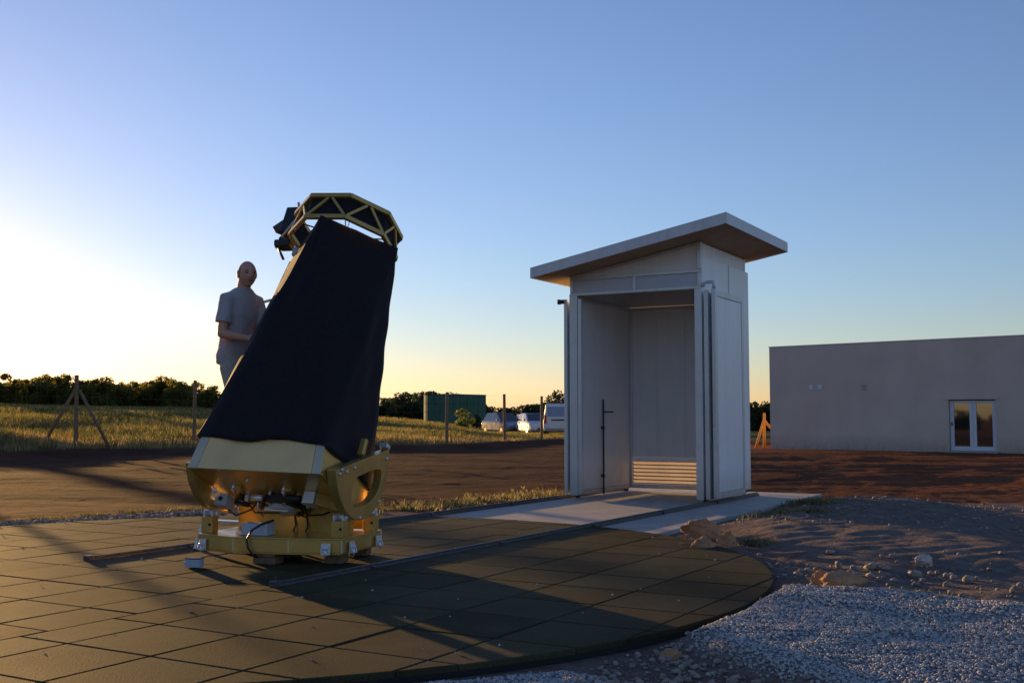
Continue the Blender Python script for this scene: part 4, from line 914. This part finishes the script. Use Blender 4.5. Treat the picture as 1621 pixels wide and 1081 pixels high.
def cabin(root, paint, low, high, zb, zt):
    """low/high: (x0,x1,w) rectangles at belt and roof; returns roof + glazing"""
    (a0, a1, aw), (b0, b1, bw) = low, high
    mb = MB(); mb.hexa([(a0,-aw,zb),(a1,-aw,zb),(a1,aw,zb),(a0,aw,zb)], [(b0,-bw,zt),(b1,-bw,zt),(b1,bw,zt),(b0,bw,zt)]); c = mb.build('cabin', paint, root, bevel=.05, seg=3)
    def quad(name, P0, P1, P2, P3, m, off):
        P_ = [Vector(q) for q in (P0, P1, P2, P3)]; n_ = (P_[1]-P_[0]).cross(P_[3]-P_[0]).normalized(); ctr = sum(P_, Vector())/4
        if n_.dot(ctr-Vector(((a0+a1)/2, 0, zb))) < 0: n_ = -n_
        P_ = [q.lerp(ctr, .10) for q in P_]; mb = MB(); mb.hexa([q+n_*.0 for q in P_], [q+n_*off for q in P_]); mb.build(name, m, c)
    quad('windscreen', (a1,-aw,zb), (a1,aw,zb), (b1,bw,zt), (b1,-bw,zt), 'car_glass', .008)
    quad('rear_window', (a0,-aw,zb), (a0,aw,zb), (b0,bw,zt), (b0,-bw,zt), 'car_glass', .008)
    for s_ in (-1, 1):
        am = (a0*.45+a1*.55); bm_ = (b0*.45+b1*.55)
        quad('side_window', (a0,s_*aw,zb), (am,s_*aw,zb), (bm_,s_*bw,zt), (b0,s_*bw,zt), 'car_glass', .008)
        quad('side_window', (am,s_*aw,zb), (a1,s_*aw,zb), (b1,s_*bw,zt), (bm_,s_*bw,zt), 'car_glass', .008)
    return c
def hatch(paint, loc, rz, label, L=3.9, Wd=1.66, Ht=1.45):
    r = empty('parked_car', loc, rz); h2 = L/2; w = Wd/2
    prof = [(-h2, .42, .78, w*.86), (-h2+.12, .28, .90, w*.96), (-h2+.8, .22, .93, w), (0, .20, .92, w), (h2-1.1, .20, .90, w), (h2-.35, .22, .80, w*.97), (h2-.06, .30, .68, w*.88), (h2, .36, .58, w*.78)]
    loft_car(r, paint, prof, w, Ht)
    cabin(r, paint, (-h2+.12, h2-.95, w*.92), (-h2+.55, h2-1.85, w*.74), .88, Ht)
    for x in (-h2+.72, h2-.78):
        for s_ in (-1, 1): wheel(r, x, s_*(w-.10), .29, .19)
    for s_ in (-1, 1):
        mb = MB(); mb.box(h2-.14, h2-.03, s_*w*.60-.14, s_*w*.60+.14, .60, .70); mb.build('headlight', 'lens', r, bevel=.02)
        mb = MB(); mb.box(-h2-.01, -h2+.06, s_*w*.66-.10, s_*w*.66+.10, .62, .80); mb.build('tail_light', 'redlens', r, bevel=.02)
        mb = MB(); mb.box(h2-1.25, h2-1.12, s_*(w+.07)-.07, s_*(w+.07)+.07, .93, 1.04); mb.build('wing_mirror', 'blackmetal', r, bevel=.02)
    mb = MB(); mb.box(h2-.04, h2+.012, -.32, .32, .34, .46); mb.build('grille', 'blackmetal', r)
    tag(r, label, 'car', 'vehicles parked beyond the fence'); return r
def at(xp, Y): return ((xp-810.5)/1750*Y*1.0, Y)
p = at(798, 76); hatch('car_silver', (p[0], p[1], gz(*p)-.02), R(-62), 'silver grey hatchback parked side-on, next to the green tank')
p = at(846, 72); hatch('car_white', (p[0], p[1], gz(*p)-.02), R(-76), 'white hatchback catching the low sun between the grey hatchback and the van', L=3.8, Wd=1.62, Ht=1.40)
p = at(838, 84); hatch('car_dark', (p[0], p[1], gz(*p)-.02), R(-75), 'dark car half hidden behind the white hatchback')
def van(loc, rz, label):
    r = empty('parked_van', loc, rz); w = .86
    prof = [(-2.05, .40, 1.02, w*.97), (-1.98, .30, 1.05, w), (-.5, .22, 1.05, w), (.6, .22, 1.05, w), (1.2, .22, .98, w), (1.75, .26, .86, w*.94), (1.98, .36, .70, w*.82)]
    loft_car(r, 'car_white', prof, w, 1.85)
    mb = MB(); mb.hexa([(-2.04,-w*.965,1.0),(1.05,-w*.965,1.0),(1.05,w*.965,1.0),(-2.04,w*.965,1.0)], [(-1.88,-w*.84,1.84),(.32,-w*.82,1.84),(.32,w*.82,1.84),(-1.88,w*.84,1.84)]); c = mb.build('cargo_body', 'car_white', r, bevel=.09, seg=3)
    mb = MB(); mb.hexa([(.42,-w*.80,1.70),(.42,w*.80,1.70),(1.07,w*.86,1.06),(1.07,-w*.86,1.06)], [(.44,-w*.80,1.71),(.44,w*.80,1.71),(1.09,w*.86,1.07),(1.09,-w*.86,1.07)]); mb.build('windscreen', 'car_glass', c)
    for s_ in (-1, 1):   # rear doors
        mb = MB(); y0, y1 = (.012, w*.80) if s_ > 0 else (-w*.80, -.012)
        mb.hexa([(-2.052,y0,.46),(-2.075,y0,.46),(-2.075,y1,.46),(-2.052,y1,.46)], [(-2.02,y0,1.05),(-2.062,y0,1.05),(-2.062,y1,1.05),(-2.02,y1,1.05)]); d = mb.build('rear_door', 'car_white', r)
        mb = MB(); k = .92; mb.hexa([(-2.02,y0*k,1.12),(-2.045,y0*k,1.12),(-2.045,y1*k,1.12),(-2.02,y1*k,1.12)], [(-1.90,y0*k,1.66),(-1.935,y0*k,1.66),(-1.935,y1*k,1.66),(-1.90,y1*k,1.66)]); mb.build('rear_window', 'car_silver', d)
        mb = MB(); mb.box(-2.085, -2.02, s_*w*.86-.07, s_*w*.86+.07, .72, 1.20); mb.build('tail_light', 'redlens', r, bevel=.02)
        mb = MB(); mb.hexa([(.45,s_*w*.945,1.08),(.98,s_*w*.94,1.08),(.98,s_*(w*.94+.01),1.08),(.45,s_*(w*.945+.01),1.08)], [(.30,s_*w*.86,1.60),(.50,s_*w*.86,1.60),(.50,s_*(w*.86+.01),1.60),(.30,s_*(w*.86+.01),1.60)]); mb.build('side_window', 'car_glass', r)
    mb = MB(); mb.box(-2.085, -2.05, -.42, .42, .88, .96); mb.build('handle_bar', 'blackmetal', r, bevel=.01)
    mb = MB(); mb.box(-2.13, -1.98, -w*.95, w*.95, .30, .45); mb.build('rear_bumper', 'car_silver', r, bevel=.03)
    mb = MB(); mb.box(-2.092, -2.078, -.24, .24, .60, .71); mb.build('number_plate', 'car_white', r)
    for x in (-1.25, 1.25):
        for s_ in (-1, 1): wheel(r, x, s_*(w-.10), .31, .20)
    tag(r, label, 'van', 'vehicles parked beyond the fence'); return r
p = at(888, 62); van((p[0], p[1]+2.0, gz(p[0], p[1]+2)-.02), R(86), 'white delivery van seen from its rear doors, beside the shed')

# ------------------------------------------------------------------ trees and shrubs
def leaf_cloud(n, blobs, size, seed):
    g = np.random.default_rng(seed); B = np.array(blobs); wts = B[:, 3]**2; wts /= wts.sum()
    k = g.choice(len(B), n, p=wts); d = g.normal(size=(n, 3)); d /= np.linalg.norm(d, axis=1, keepdims=True)
    rad = g.uniform(.45, 1.05, n)**.6; c = B[k, :3]+d*(rad*B[k, 3])[:, None]*np.array([1, 1, .85])
    s = size*g.uniform(.6, 1.4, n); a = g.normal(size=(n, 3)); a /= np.linalg.norm(a, axis=1, keepdims=True); b = np.cross(a, g.normal(size=(n, 3))); b /= np.linalg.norm(b, axis=1, keepdims=True)
    a *= s[:, None]; b *= (s*.5)[:, None]
    V = np.stack([c-a, c+b, c+a, c-b], 1).reshape(-1, 3); F_ = np.arange(4*n).reshape(-1, 4); return V, F_
def make_tree(seed, h, w, leaf, nl=8000, size=.098, trunk_h=.5):
    g = random.Random(seed); blobs = []
    nb_ = 15
    for k in range(nb_):
        a = g.uniform(0, 2*math.pi); r = w*.5*math.sqrt(g.random())*.85; z = h*g.uniform(.28, .84); r *= 1-.35*abs(z/h-.55)
        blobs.append((r*math.cos(a), r*math.sin(a), z, w*g.uniform(.13, .24)))
    for k in range(5): a = g.uniform(0, 6.3); r = w*g.uniform(0, .38); blobs.append((r*math.cos(a), r*math.sin(a), h*g.uniform(.82, .91), w*g.uniform(.06, .11)))
    for k in range(11): a = g.uniform(0, 6.3); r = w*g.uniform(.1, .45); blobs.append((r*math.cos(a), r*math.sin(a), h*g.uniform(.05, .32), w*g.uniform(.13, .20)))
    V, F_ = leaf_cloud(nl, blobs, size, seed)
    mb = MB(); mb.tube([(0,0,-.3), (.03*w, 0, h*.2), (0, .03*w, h*.45)], [.09*h/4, .075*h/4, .04*h/4], 8)
    for bx, by, bz, br2 in blobs[:8]: mb.tube([(0, .01*w, h*.22), (bx*.5, by*.5, bz*.6), (bx, by, bz)], [.04*h/4, .03*h/4, .01], 5)
    return V, F_, mb, leaf
protos = []
def tree_proto(i, *a, **k):
    V, F_, mb, leaf = make_tree(*a, **k); r = empty('tree', (0,0,0)); mb.build('trunk', 'bark', r, True); mesh_np('crown', V, F_, leaf, parent=r); return r
protoA = [tree_proto(i, 100+i, 3.6, 3.4, 'leaf') for i in range(4)]
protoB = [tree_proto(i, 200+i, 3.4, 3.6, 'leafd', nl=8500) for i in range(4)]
usedp = set()
def plant(protos_, i, loc, sc, rz, label, group, cat='tree'):
    p_ = protos_[i % len(protos_)]
    if id(p_) in usedp: o = copy_tree(p_)
    else: o = p_; usedp.add(id(p_))
    o.location = loc; o.rotation_euler = (0, 0, rz); o.scale = sc; tag(o, label, cat, group); return o
g_ = random.Random(5)
LT = [(-60,588),(-25,596),(6,589),(52,598),(78,591),(104,594),(132,600),(160,598),(188,604),(212,605),(238,600),(262,598),(286,602),(308,606),(334,608)]
for i, (xp, yp) in enumerate(LT):
    Y = 104+g_.uniform(-3, 6); x = (xp-810.5)/1750*Y; z = gz(x, Y); top = CAMH+(661-yp)/1750*Y; k = (top-z)/3.5
    plant(protoA, i, (x, Y, z), (k*g_.uniform(.9, 1.1), k*.95, k), g_.uniform(0, 6), 'bushy olive green tree in the backlit row behind the braced corner post', 'backlit trees behind the fence corner')
for i, (xp, yp) in enumerate([(-12,600),(24,604),(64,600),(92,600),(118,603),(146,604),(174,606),(200,609),(226,608),(250,606),(274,608),(298,612),(322,614)]):
    Y = 113+g_.uniform(-3, 4); x = (xp-810.5)/1750*Y; z = gz(x, Y)-.2; top = CAMH+(661-yp)/1750*Y; k = (top-z)/3.5
    plant(protoA, i+2, (x, Y, z), (k*1.2, k*1.1, k), g_.uniform(0, 6), 'lower olive green tree filling the gaps of the backlit row', 'second row of backlit trees')
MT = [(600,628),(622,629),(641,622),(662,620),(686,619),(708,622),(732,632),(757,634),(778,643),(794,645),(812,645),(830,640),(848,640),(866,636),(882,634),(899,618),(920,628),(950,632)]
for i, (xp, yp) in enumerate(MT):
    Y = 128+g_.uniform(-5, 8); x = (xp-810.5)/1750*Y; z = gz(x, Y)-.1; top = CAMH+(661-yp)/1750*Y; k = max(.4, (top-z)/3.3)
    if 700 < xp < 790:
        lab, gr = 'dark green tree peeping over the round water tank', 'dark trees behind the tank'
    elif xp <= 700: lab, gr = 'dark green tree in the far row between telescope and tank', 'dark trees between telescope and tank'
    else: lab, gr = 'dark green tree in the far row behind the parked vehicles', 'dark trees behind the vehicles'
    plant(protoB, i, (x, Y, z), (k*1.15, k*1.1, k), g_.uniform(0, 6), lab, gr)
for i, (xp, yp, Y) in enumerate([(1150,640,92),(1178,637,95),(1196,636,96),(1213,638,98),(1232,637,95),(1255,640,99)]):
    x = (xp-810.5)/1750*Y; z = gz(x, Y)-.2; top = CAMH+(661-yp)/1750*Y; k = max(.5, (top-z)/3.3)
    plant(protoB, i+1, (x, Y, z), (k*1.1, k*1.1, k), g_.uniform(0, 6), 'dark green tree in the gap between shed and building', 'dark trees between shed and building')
for i, w_ in enumerate([5.0]):  # added tree out of view towards the sun, narrowed to stripe the pad with shadow
    s_ = 108+g_.uniform(-4, 4); x = w_*.843-.537*s_; Y = w_*.537+.843*s_; z = gz(x, Y); top = g_.uniform(6.6, 8.6); k = (top-z)/3.5
    plant(protoA, i, (x, Y, z), (k*.16, k*.16, k), g_.uniform(0, 6), 'unseen slender olive green tree added to cast a shadow band over the pad', None)
# trees the door glass mirrors, behind the viewer
for i in range(15):
    t = -44+i*5.5; x = -54+.47*t*.9+g_.uniform(-1, 1); Y = .5-.88*t*.9+g_.uniform(-1.5, 1.5); plant(protoB, i, (x, Y, gz(x, Y)-.1), (1.25, 1.25, .62+g_.uniform(-.06, .10)), g_.uniform(0, 6), 'dark tree mirrored in the glass of the double door', 'trees mirrored in the door glass')
def shrub(xp, Y, h, w, leaf, label):
    x = (xp-810.5)/1750*Y; z = gz(x, Y); V, F_, mb, _ = make_tree(300+xp, h, w, leaf, nl=900, size=.09); r = empty('shrub', (x, Y, z)); mb.build('stem', 'bark', r, True); mesh_np('foliage', V, F_, leaf, parent=r); tag(r, label, 'shrub'); return r
shrub(736, 86, 1.65, 1.6, 'leafy', 'yellow green shrub lit by the sun in front of the green tank')
shrub(753, 92, 1.3, .8, 'leafd', 'dark green narrow shrub beside the yellow green one at the tank')

# ------------------------------------------------------------------ grass, weeds, stones
def blades(name, X, Y, hgt, wid, m, label, cat, nb_=5, lean=.35, mi=None, spread=.06):
    n = len(X); Z = height(X, Y); r = np.random.default_rng(len(X))
    X = np.repeat(X, nb_)+r.normal(0, spread, n*nb_); Y = np.repeat(Y, nb_)+r.normal(0, spread, n*nb_); Z = np.repeat(Z, nb_)-.02
    H = np.repeat(hgt, nb_)*r.uniform(.5, 1.15, n*nb_); Wd = np.repeat(wid, nb_); a = r.uniform(0, 2*np.pi, n*nb_); l_ = r.uniform(.1, 1, n*nb_)*lean*H; b = r.uniform(0, 2*np.pi, n*nb_)
    dx, dy = np.cos(a)*Wd, np.sin(a)*Wd; tx_, ty_ = np.cos(b)*l_, np.sin(b)*l_
    V = np.stack([np.stack([X-dx, Y-dy, Z], 1), np.stack([X+dx, Y+dy, Z], 1), np.stack([X+dx*.6+tx_*.4, Y+dy*.6+ty_*.4, Z+H*.6], 1), np.stack([X+tx_, Y+ty_, Z+H], 1)], 1).reshape(-1, 3)
    F_ = np.arange(4*n*nb_).reshape(-1, 4); mm = None
    if mi is not None: mm = np.repeat(mi, nb_)
    o = mesh_np(name, V, F_, m, mi=mm); tag(o, label, cat, None, 'stuff'); return o
n = 64000; q = rng.random(n); Yq = 30*np.exp(q**1.0*np.log(112/30.0)); ratio = rng.uniform(-.62, .12, n); Xq = ratio*Yq
keep = (Yq > fence_y(Xq)-.9+rng.normal(0, .35, n)) & ~((Xq > 9))
for cx_, cy_ in ((tx, ty),): keep &= np.hypot(Xq-cx_, Yq-cy_) > 3.2
Xq, Yq = Xq[keep], Yq[keep]; near_f = Yq-fence_y(Xq)
hg = (.30+.28*fbm(Xq*.25, Yq*.25, 3, 7))*np.interp(near_f, [-1, 1, 5], [.55, .8, 1.0]); hg *= np.interp(Xq/Yq, [-.12, -.05, -.02, .1], [1, .75, .45, .4])
dry = (rng.random(len(Xq)) < np.interp(near_f, [-1, 1.2, 4, 60], [.75, .55, .16, .22])).astype(np.int32)
blades('field_grass', Xq, Yq, hg, .008*Yq/36, ['grass', 'grassdry'], 'tall backlit meadow grass beyond the fence', None, 5, .4, dry, .10)
n = 26; Xp = rng.normal(-15.6, .5, n); Yp = rng.normal(39.0, .6, n); blades('poppies', Xp, Yp, np.full(n, .5), np.full(n, .022), 'poppy', 'scattered red poppies in the grass by the braced post', None, 2, .1)
# weeds along the slab and at the road edge
def along(p0, p1, n, sd):
    t = rng.random(n); X = p0.x+(p1.x-p0.x)*t+rng.normal(0, sd, n); Y = p0.y+(p1.y-p0.y)*t+rng.normal(0, sd, n); return X, Y
X1, Y1 = along(px(590, 806), px(880, 772), 210, .17); blades('slab_weeds', X1, Y1, rng.uniform(.05, .17, len(X1)), np.full(len(X1), .012), 'weed', 'low weeds growing along the edge of the concrete slab', None, 6, .7, None, .03)
X1, Y1 = along(px(700, 800), px(895, 768), 420, .40); blades('dry_weeds', X1, Y1, rng.uniform(.02, .08, len(X1)), np.full(len(X1), .008), 'grassdry', 'sunlit dry weeds on the road edge beside the slab', None, 5, .8, None, .05)
X1, Y1 = along(px(20, 818), px(320, 800), 260, .18); blades('verge_weeds', X1, Y1, rng.uniform(.02, .07, len(X1)), np.full(len(X1), .01), 'weed', 'sparse weeds between the round pad and the road', None, 5, .8, None, .04)
for cxp, cyp, nn, sd, hh, nm, lb in ((1275, 797, 160, .16, .13, 'grass_tuft', 'low green tuft at the corner of the concrete slab'), (1195, 857, 60, .07, .09, 'grass_tuft', 'small green tuft behind the ochre boulders'), (1255, 815, 120, .3, .10, 'grass_tuft', 'thin grass on the soil beside the slab'), (1470, 932, 50, .08, .06, 'grass_tuft', 'tiny green tuft at the edge of the gravel')):
    c = px(cxp, cyp); blades(nm, c.x+rng.normal(0, sd, nn), c.y+rng.normal(0, sd, nn), rng.uniform(.4, 1, nn)*hh, np.full(nn, .007), 'weed', lb, None, 6, .8, None, .03)
# stones
def stones(name, X, Y, size, m, label, cat=None, sink=.25, flat=.7):
    n = len(X); Z = height(X, Y); r = np.random.default_rng(n+3)
    t = (1+5**.5)/2; I = np.array([(-1,t,0),(1,t,0),(-1,-t,0),(1,-t,0),(0,-1,t),(0,1,t),(0,-1,-t),(0,1,-t),(t,0,-1),(t,0,1),(-t,0,-1),(-t,0,1)])/1.902
    IF = np.array([(0,11,5),(0,5,1),(0,1,7),(0,7,10),(0,10,11),(1,5,9),(5,11,4),(11,10,2),(10,7,6),(7,1,8),(3,9,4),(3,4,2),(3,2,6),(3,6,8),(3,8,9),(4,9,5),(2,4,11),(6,2,10),(8,6,7),(9,8,1)])
    Q = r.normal(size=(n, 3, 3)); Q, _ = np.linalg.qr(Q); sc = r.uniform(.65, 1.25, (n, 1, 3))*np.array([1, 1, flat]); jit = r.uniform(.75, 1.2, (n, 12, 1))
    V = np.einsum('nij,kj->nki', Q, I)*jit*sc*size[:, None, None]; V += np.stack([X, Y, Z+size*(flat-sink)], 1)[:, None, :]
    F_ = (IF[None]+12*np.arange(n)[:, None, None]).reshape(-1, 3); o = mesh_np(name, V.reshape(-1, 3), F_, m); tag(o, label, cat, None, 'stuff'); return o
def in_poly(poly, n, grow=0.0):
    P_ = np.array(poly); lo, hi = P_.min(0)-grow, P_.max(0)+grow; X = rng.uniform(lo[0], hi[0], n); Y = rng.uniform(lo[1], hi[1], n)
    mk = poly_mask(X, Y, poly, .06+grow) > rng.random(n); return X[mk], Y[mk]
def off_pad(X, Y, d=.02): k = np.hypot(X-CX, Y-CY) > CR+d; return X[k], Y[k]
X1, Y1 = off_pad(*in_poly(GRAV1, 62000)); stones('gravel', X1, Y1, rng.uniform(.004, .0115, len(X1)), 'gravel', 'pale crushed gravel heaped beside the round pad', None, .3, .75)
X1, Y1 = off_pad(*in_poly(GRAV2, 14000)); stones('gravel_strip', X1, Y1, rng.uniform(.004, .011, len(X1)), 'gravel', 'strip of pale gravel along the front rim of the pad', None, .3, .75)
RUB = [tuple(px(*q_)[:2]) for q_ in ((880,1060),(1000,1022),(1090,1000),(1180,1046),(1290,1081),(1200,1120),(860,1120))]
X1, Y1 = off_pad(*in_poly(RUB, 2200)); stones('rubble', X1, Y1, rng.uniform(.06, 1, len(X1))**4.5*.022+.003, 'rubble', 'broken stones strewn between pad and gravel')
X1 = rng.uniform(1.2, 6.5, 2600); Y1 = rng.uniform(6.8, 15, 2600); k = (np.hypot(X1-CX, Y1-CY) > CR+.03) & (fbm(X1*.8, Y1*.8, 3, 77) > .40); u_, v_ = shed_uv(X1, Y1); k &= ~((u_ > -.5) & (u_ < 2.85) & (v_ < 2.8))
X1, Y1 = X1[k], Y1[k]; stones('soil_stones', X1, Y1, rng.uniform(0, 1, len(X1))**3*.026+.003, 'rubble', 'small stones scattered over the grey soil')
X1, Y1 = along(px(1290, 892), px(1640, 912), 190, .36); stones('stone_scatter', X1, Y1, rng.uniform(0, 1, len(X1))**5*.045+.004, 'rubble', 'pale stones along the top of the gravel heap')
X1, Y1 = along(px(0, 826), px(330, 806), 1500, .16); stones('verge_stones', X1, Y1, rng.uniform(.006, .035, len(X1))*rng.uniform(.3, 1, len(X1)), 'rubble', 'stony verge behind the round pad')
a = rng.uniform(0, 2*np.pi, 500); rr_ = CR*np.sqrt(rng.random(500))*.98; 
def pad_bits():
    n = 70; a = rng.uniform(0, 2*np.pi, n); r = CR*.96*np.sqrt(rng.random(n)); X = CX+r*np.cos(a); Y = CY+r*np.sin(a); V = []; F_ = []
    for x, y in zip(X, Y):
        s_ = rng.uniform(.003, .010); i = len(V); V += [(x-s_, y-s_, .003), (x+s_, y-s_*.7, .003), (x+s_*.8, y+s_, .003), (x-s_*.7, y+s_, .003), (x, y, .003+s_*1.3)]; F_ += [(i,i+1,i+4),(i+1,i+2,i+4),(i+2,i+3,i+4),(i+3,i,i+4)]
    o = mesh_np('pad_grit', np.array(V), np.array(F_), 'gravel'); tag(o, 'grains of pale grit on the rubber tiles', None, None, 'stuff')
pad_bits()
def rock(xp, yp, sx, sy, sz, rz, label, m='rock', seed=0, cat='rock'):
    p = px(xp, yp); z = gz(p.x, p.y); b = bmesh.new(); bmesh.ops.create_icosphere(b, subdivisions=4, radius=1.0); g = np.random.default_rng(seed+11)
    planes = [(lambda d: d/np.linalg.norm(d))(g.normal(size=3)) for _ in range(9)]; offs = g.uniform(.58, .86, 9)
    for v in b.verts:
        c = np.array(v.co)
        for n_, o_ in zip(planes, offs):
            d = c@n_-o_
            if d > 0: c = c-n_*d*.9
        c = c*(1+.09*math.sin(c[0]*7+seed)*math.sin(c[1]*6+c[2]*8)+.05*math.sin(c[0]*15+c[1]*13+seed))+.010*g.normal(size=3); v.co = (c[0]*sx, c[1]*sy, max(c[2], -.55)*sz)
    me = bpy.data.meshes.new('rock'); b.to_mesh(me); b.free(); me.materials.append(M[m]); o = bpy.data.objects.new('rock', me); COL.objects.link(o); o.location = (p.x, p.y, z+sz*.42); o.rotation_euler = (0, 0, rz); tag(o, label, cat); return o
rock(1112, 846, .215, .14, .135, -.3, 'long ochre boulder lying on the corner of the concrete slab', seed=1)
rock(1117, 865, .145, .10, .11, .4, 'rounded brown boulder in front of the long ochre one', seed=2)
rock(1150, 859, .085, .08, .115, .9, 'upright sunlit ochre rock beside the rounded boulder', seed=3)
rock(1078, 860, .07, .055, .06, .2, 'small ochre rock at the foot of the boulder pile by the pad', seed=4)
rock(1095, 853, .06, .05, .05, 1.2, 'small pinkish rock wedged among the boulders', seed=5, m='rubble')
rock(1137, 869, .07, .045, .03, .1, 'flat white stone touching the rim of the tile pad', 'rockgrey', 6)
rock(1060, 850, .12, .06, .03, -.4, 'flat brown earth clod between slab and boulders', seed=12)
rock(1298, 917, .07, .06, .085, .5, 'upright ochre rock on the edge of the gravel', seed=7)
rock(1335, 924, .15, .10, .095, -.1, 'broad reddish rock half buried beside the gravel', seed=8)
rock(1462, 892, .09, .07, .06, .3, 'pale stone lump on the grey soil mound', 'rockgrey', 9)
rock(1062, 1022, .06, .05, .035, .2, 'reddish brown stone among the rubble by the pad', seed=10)
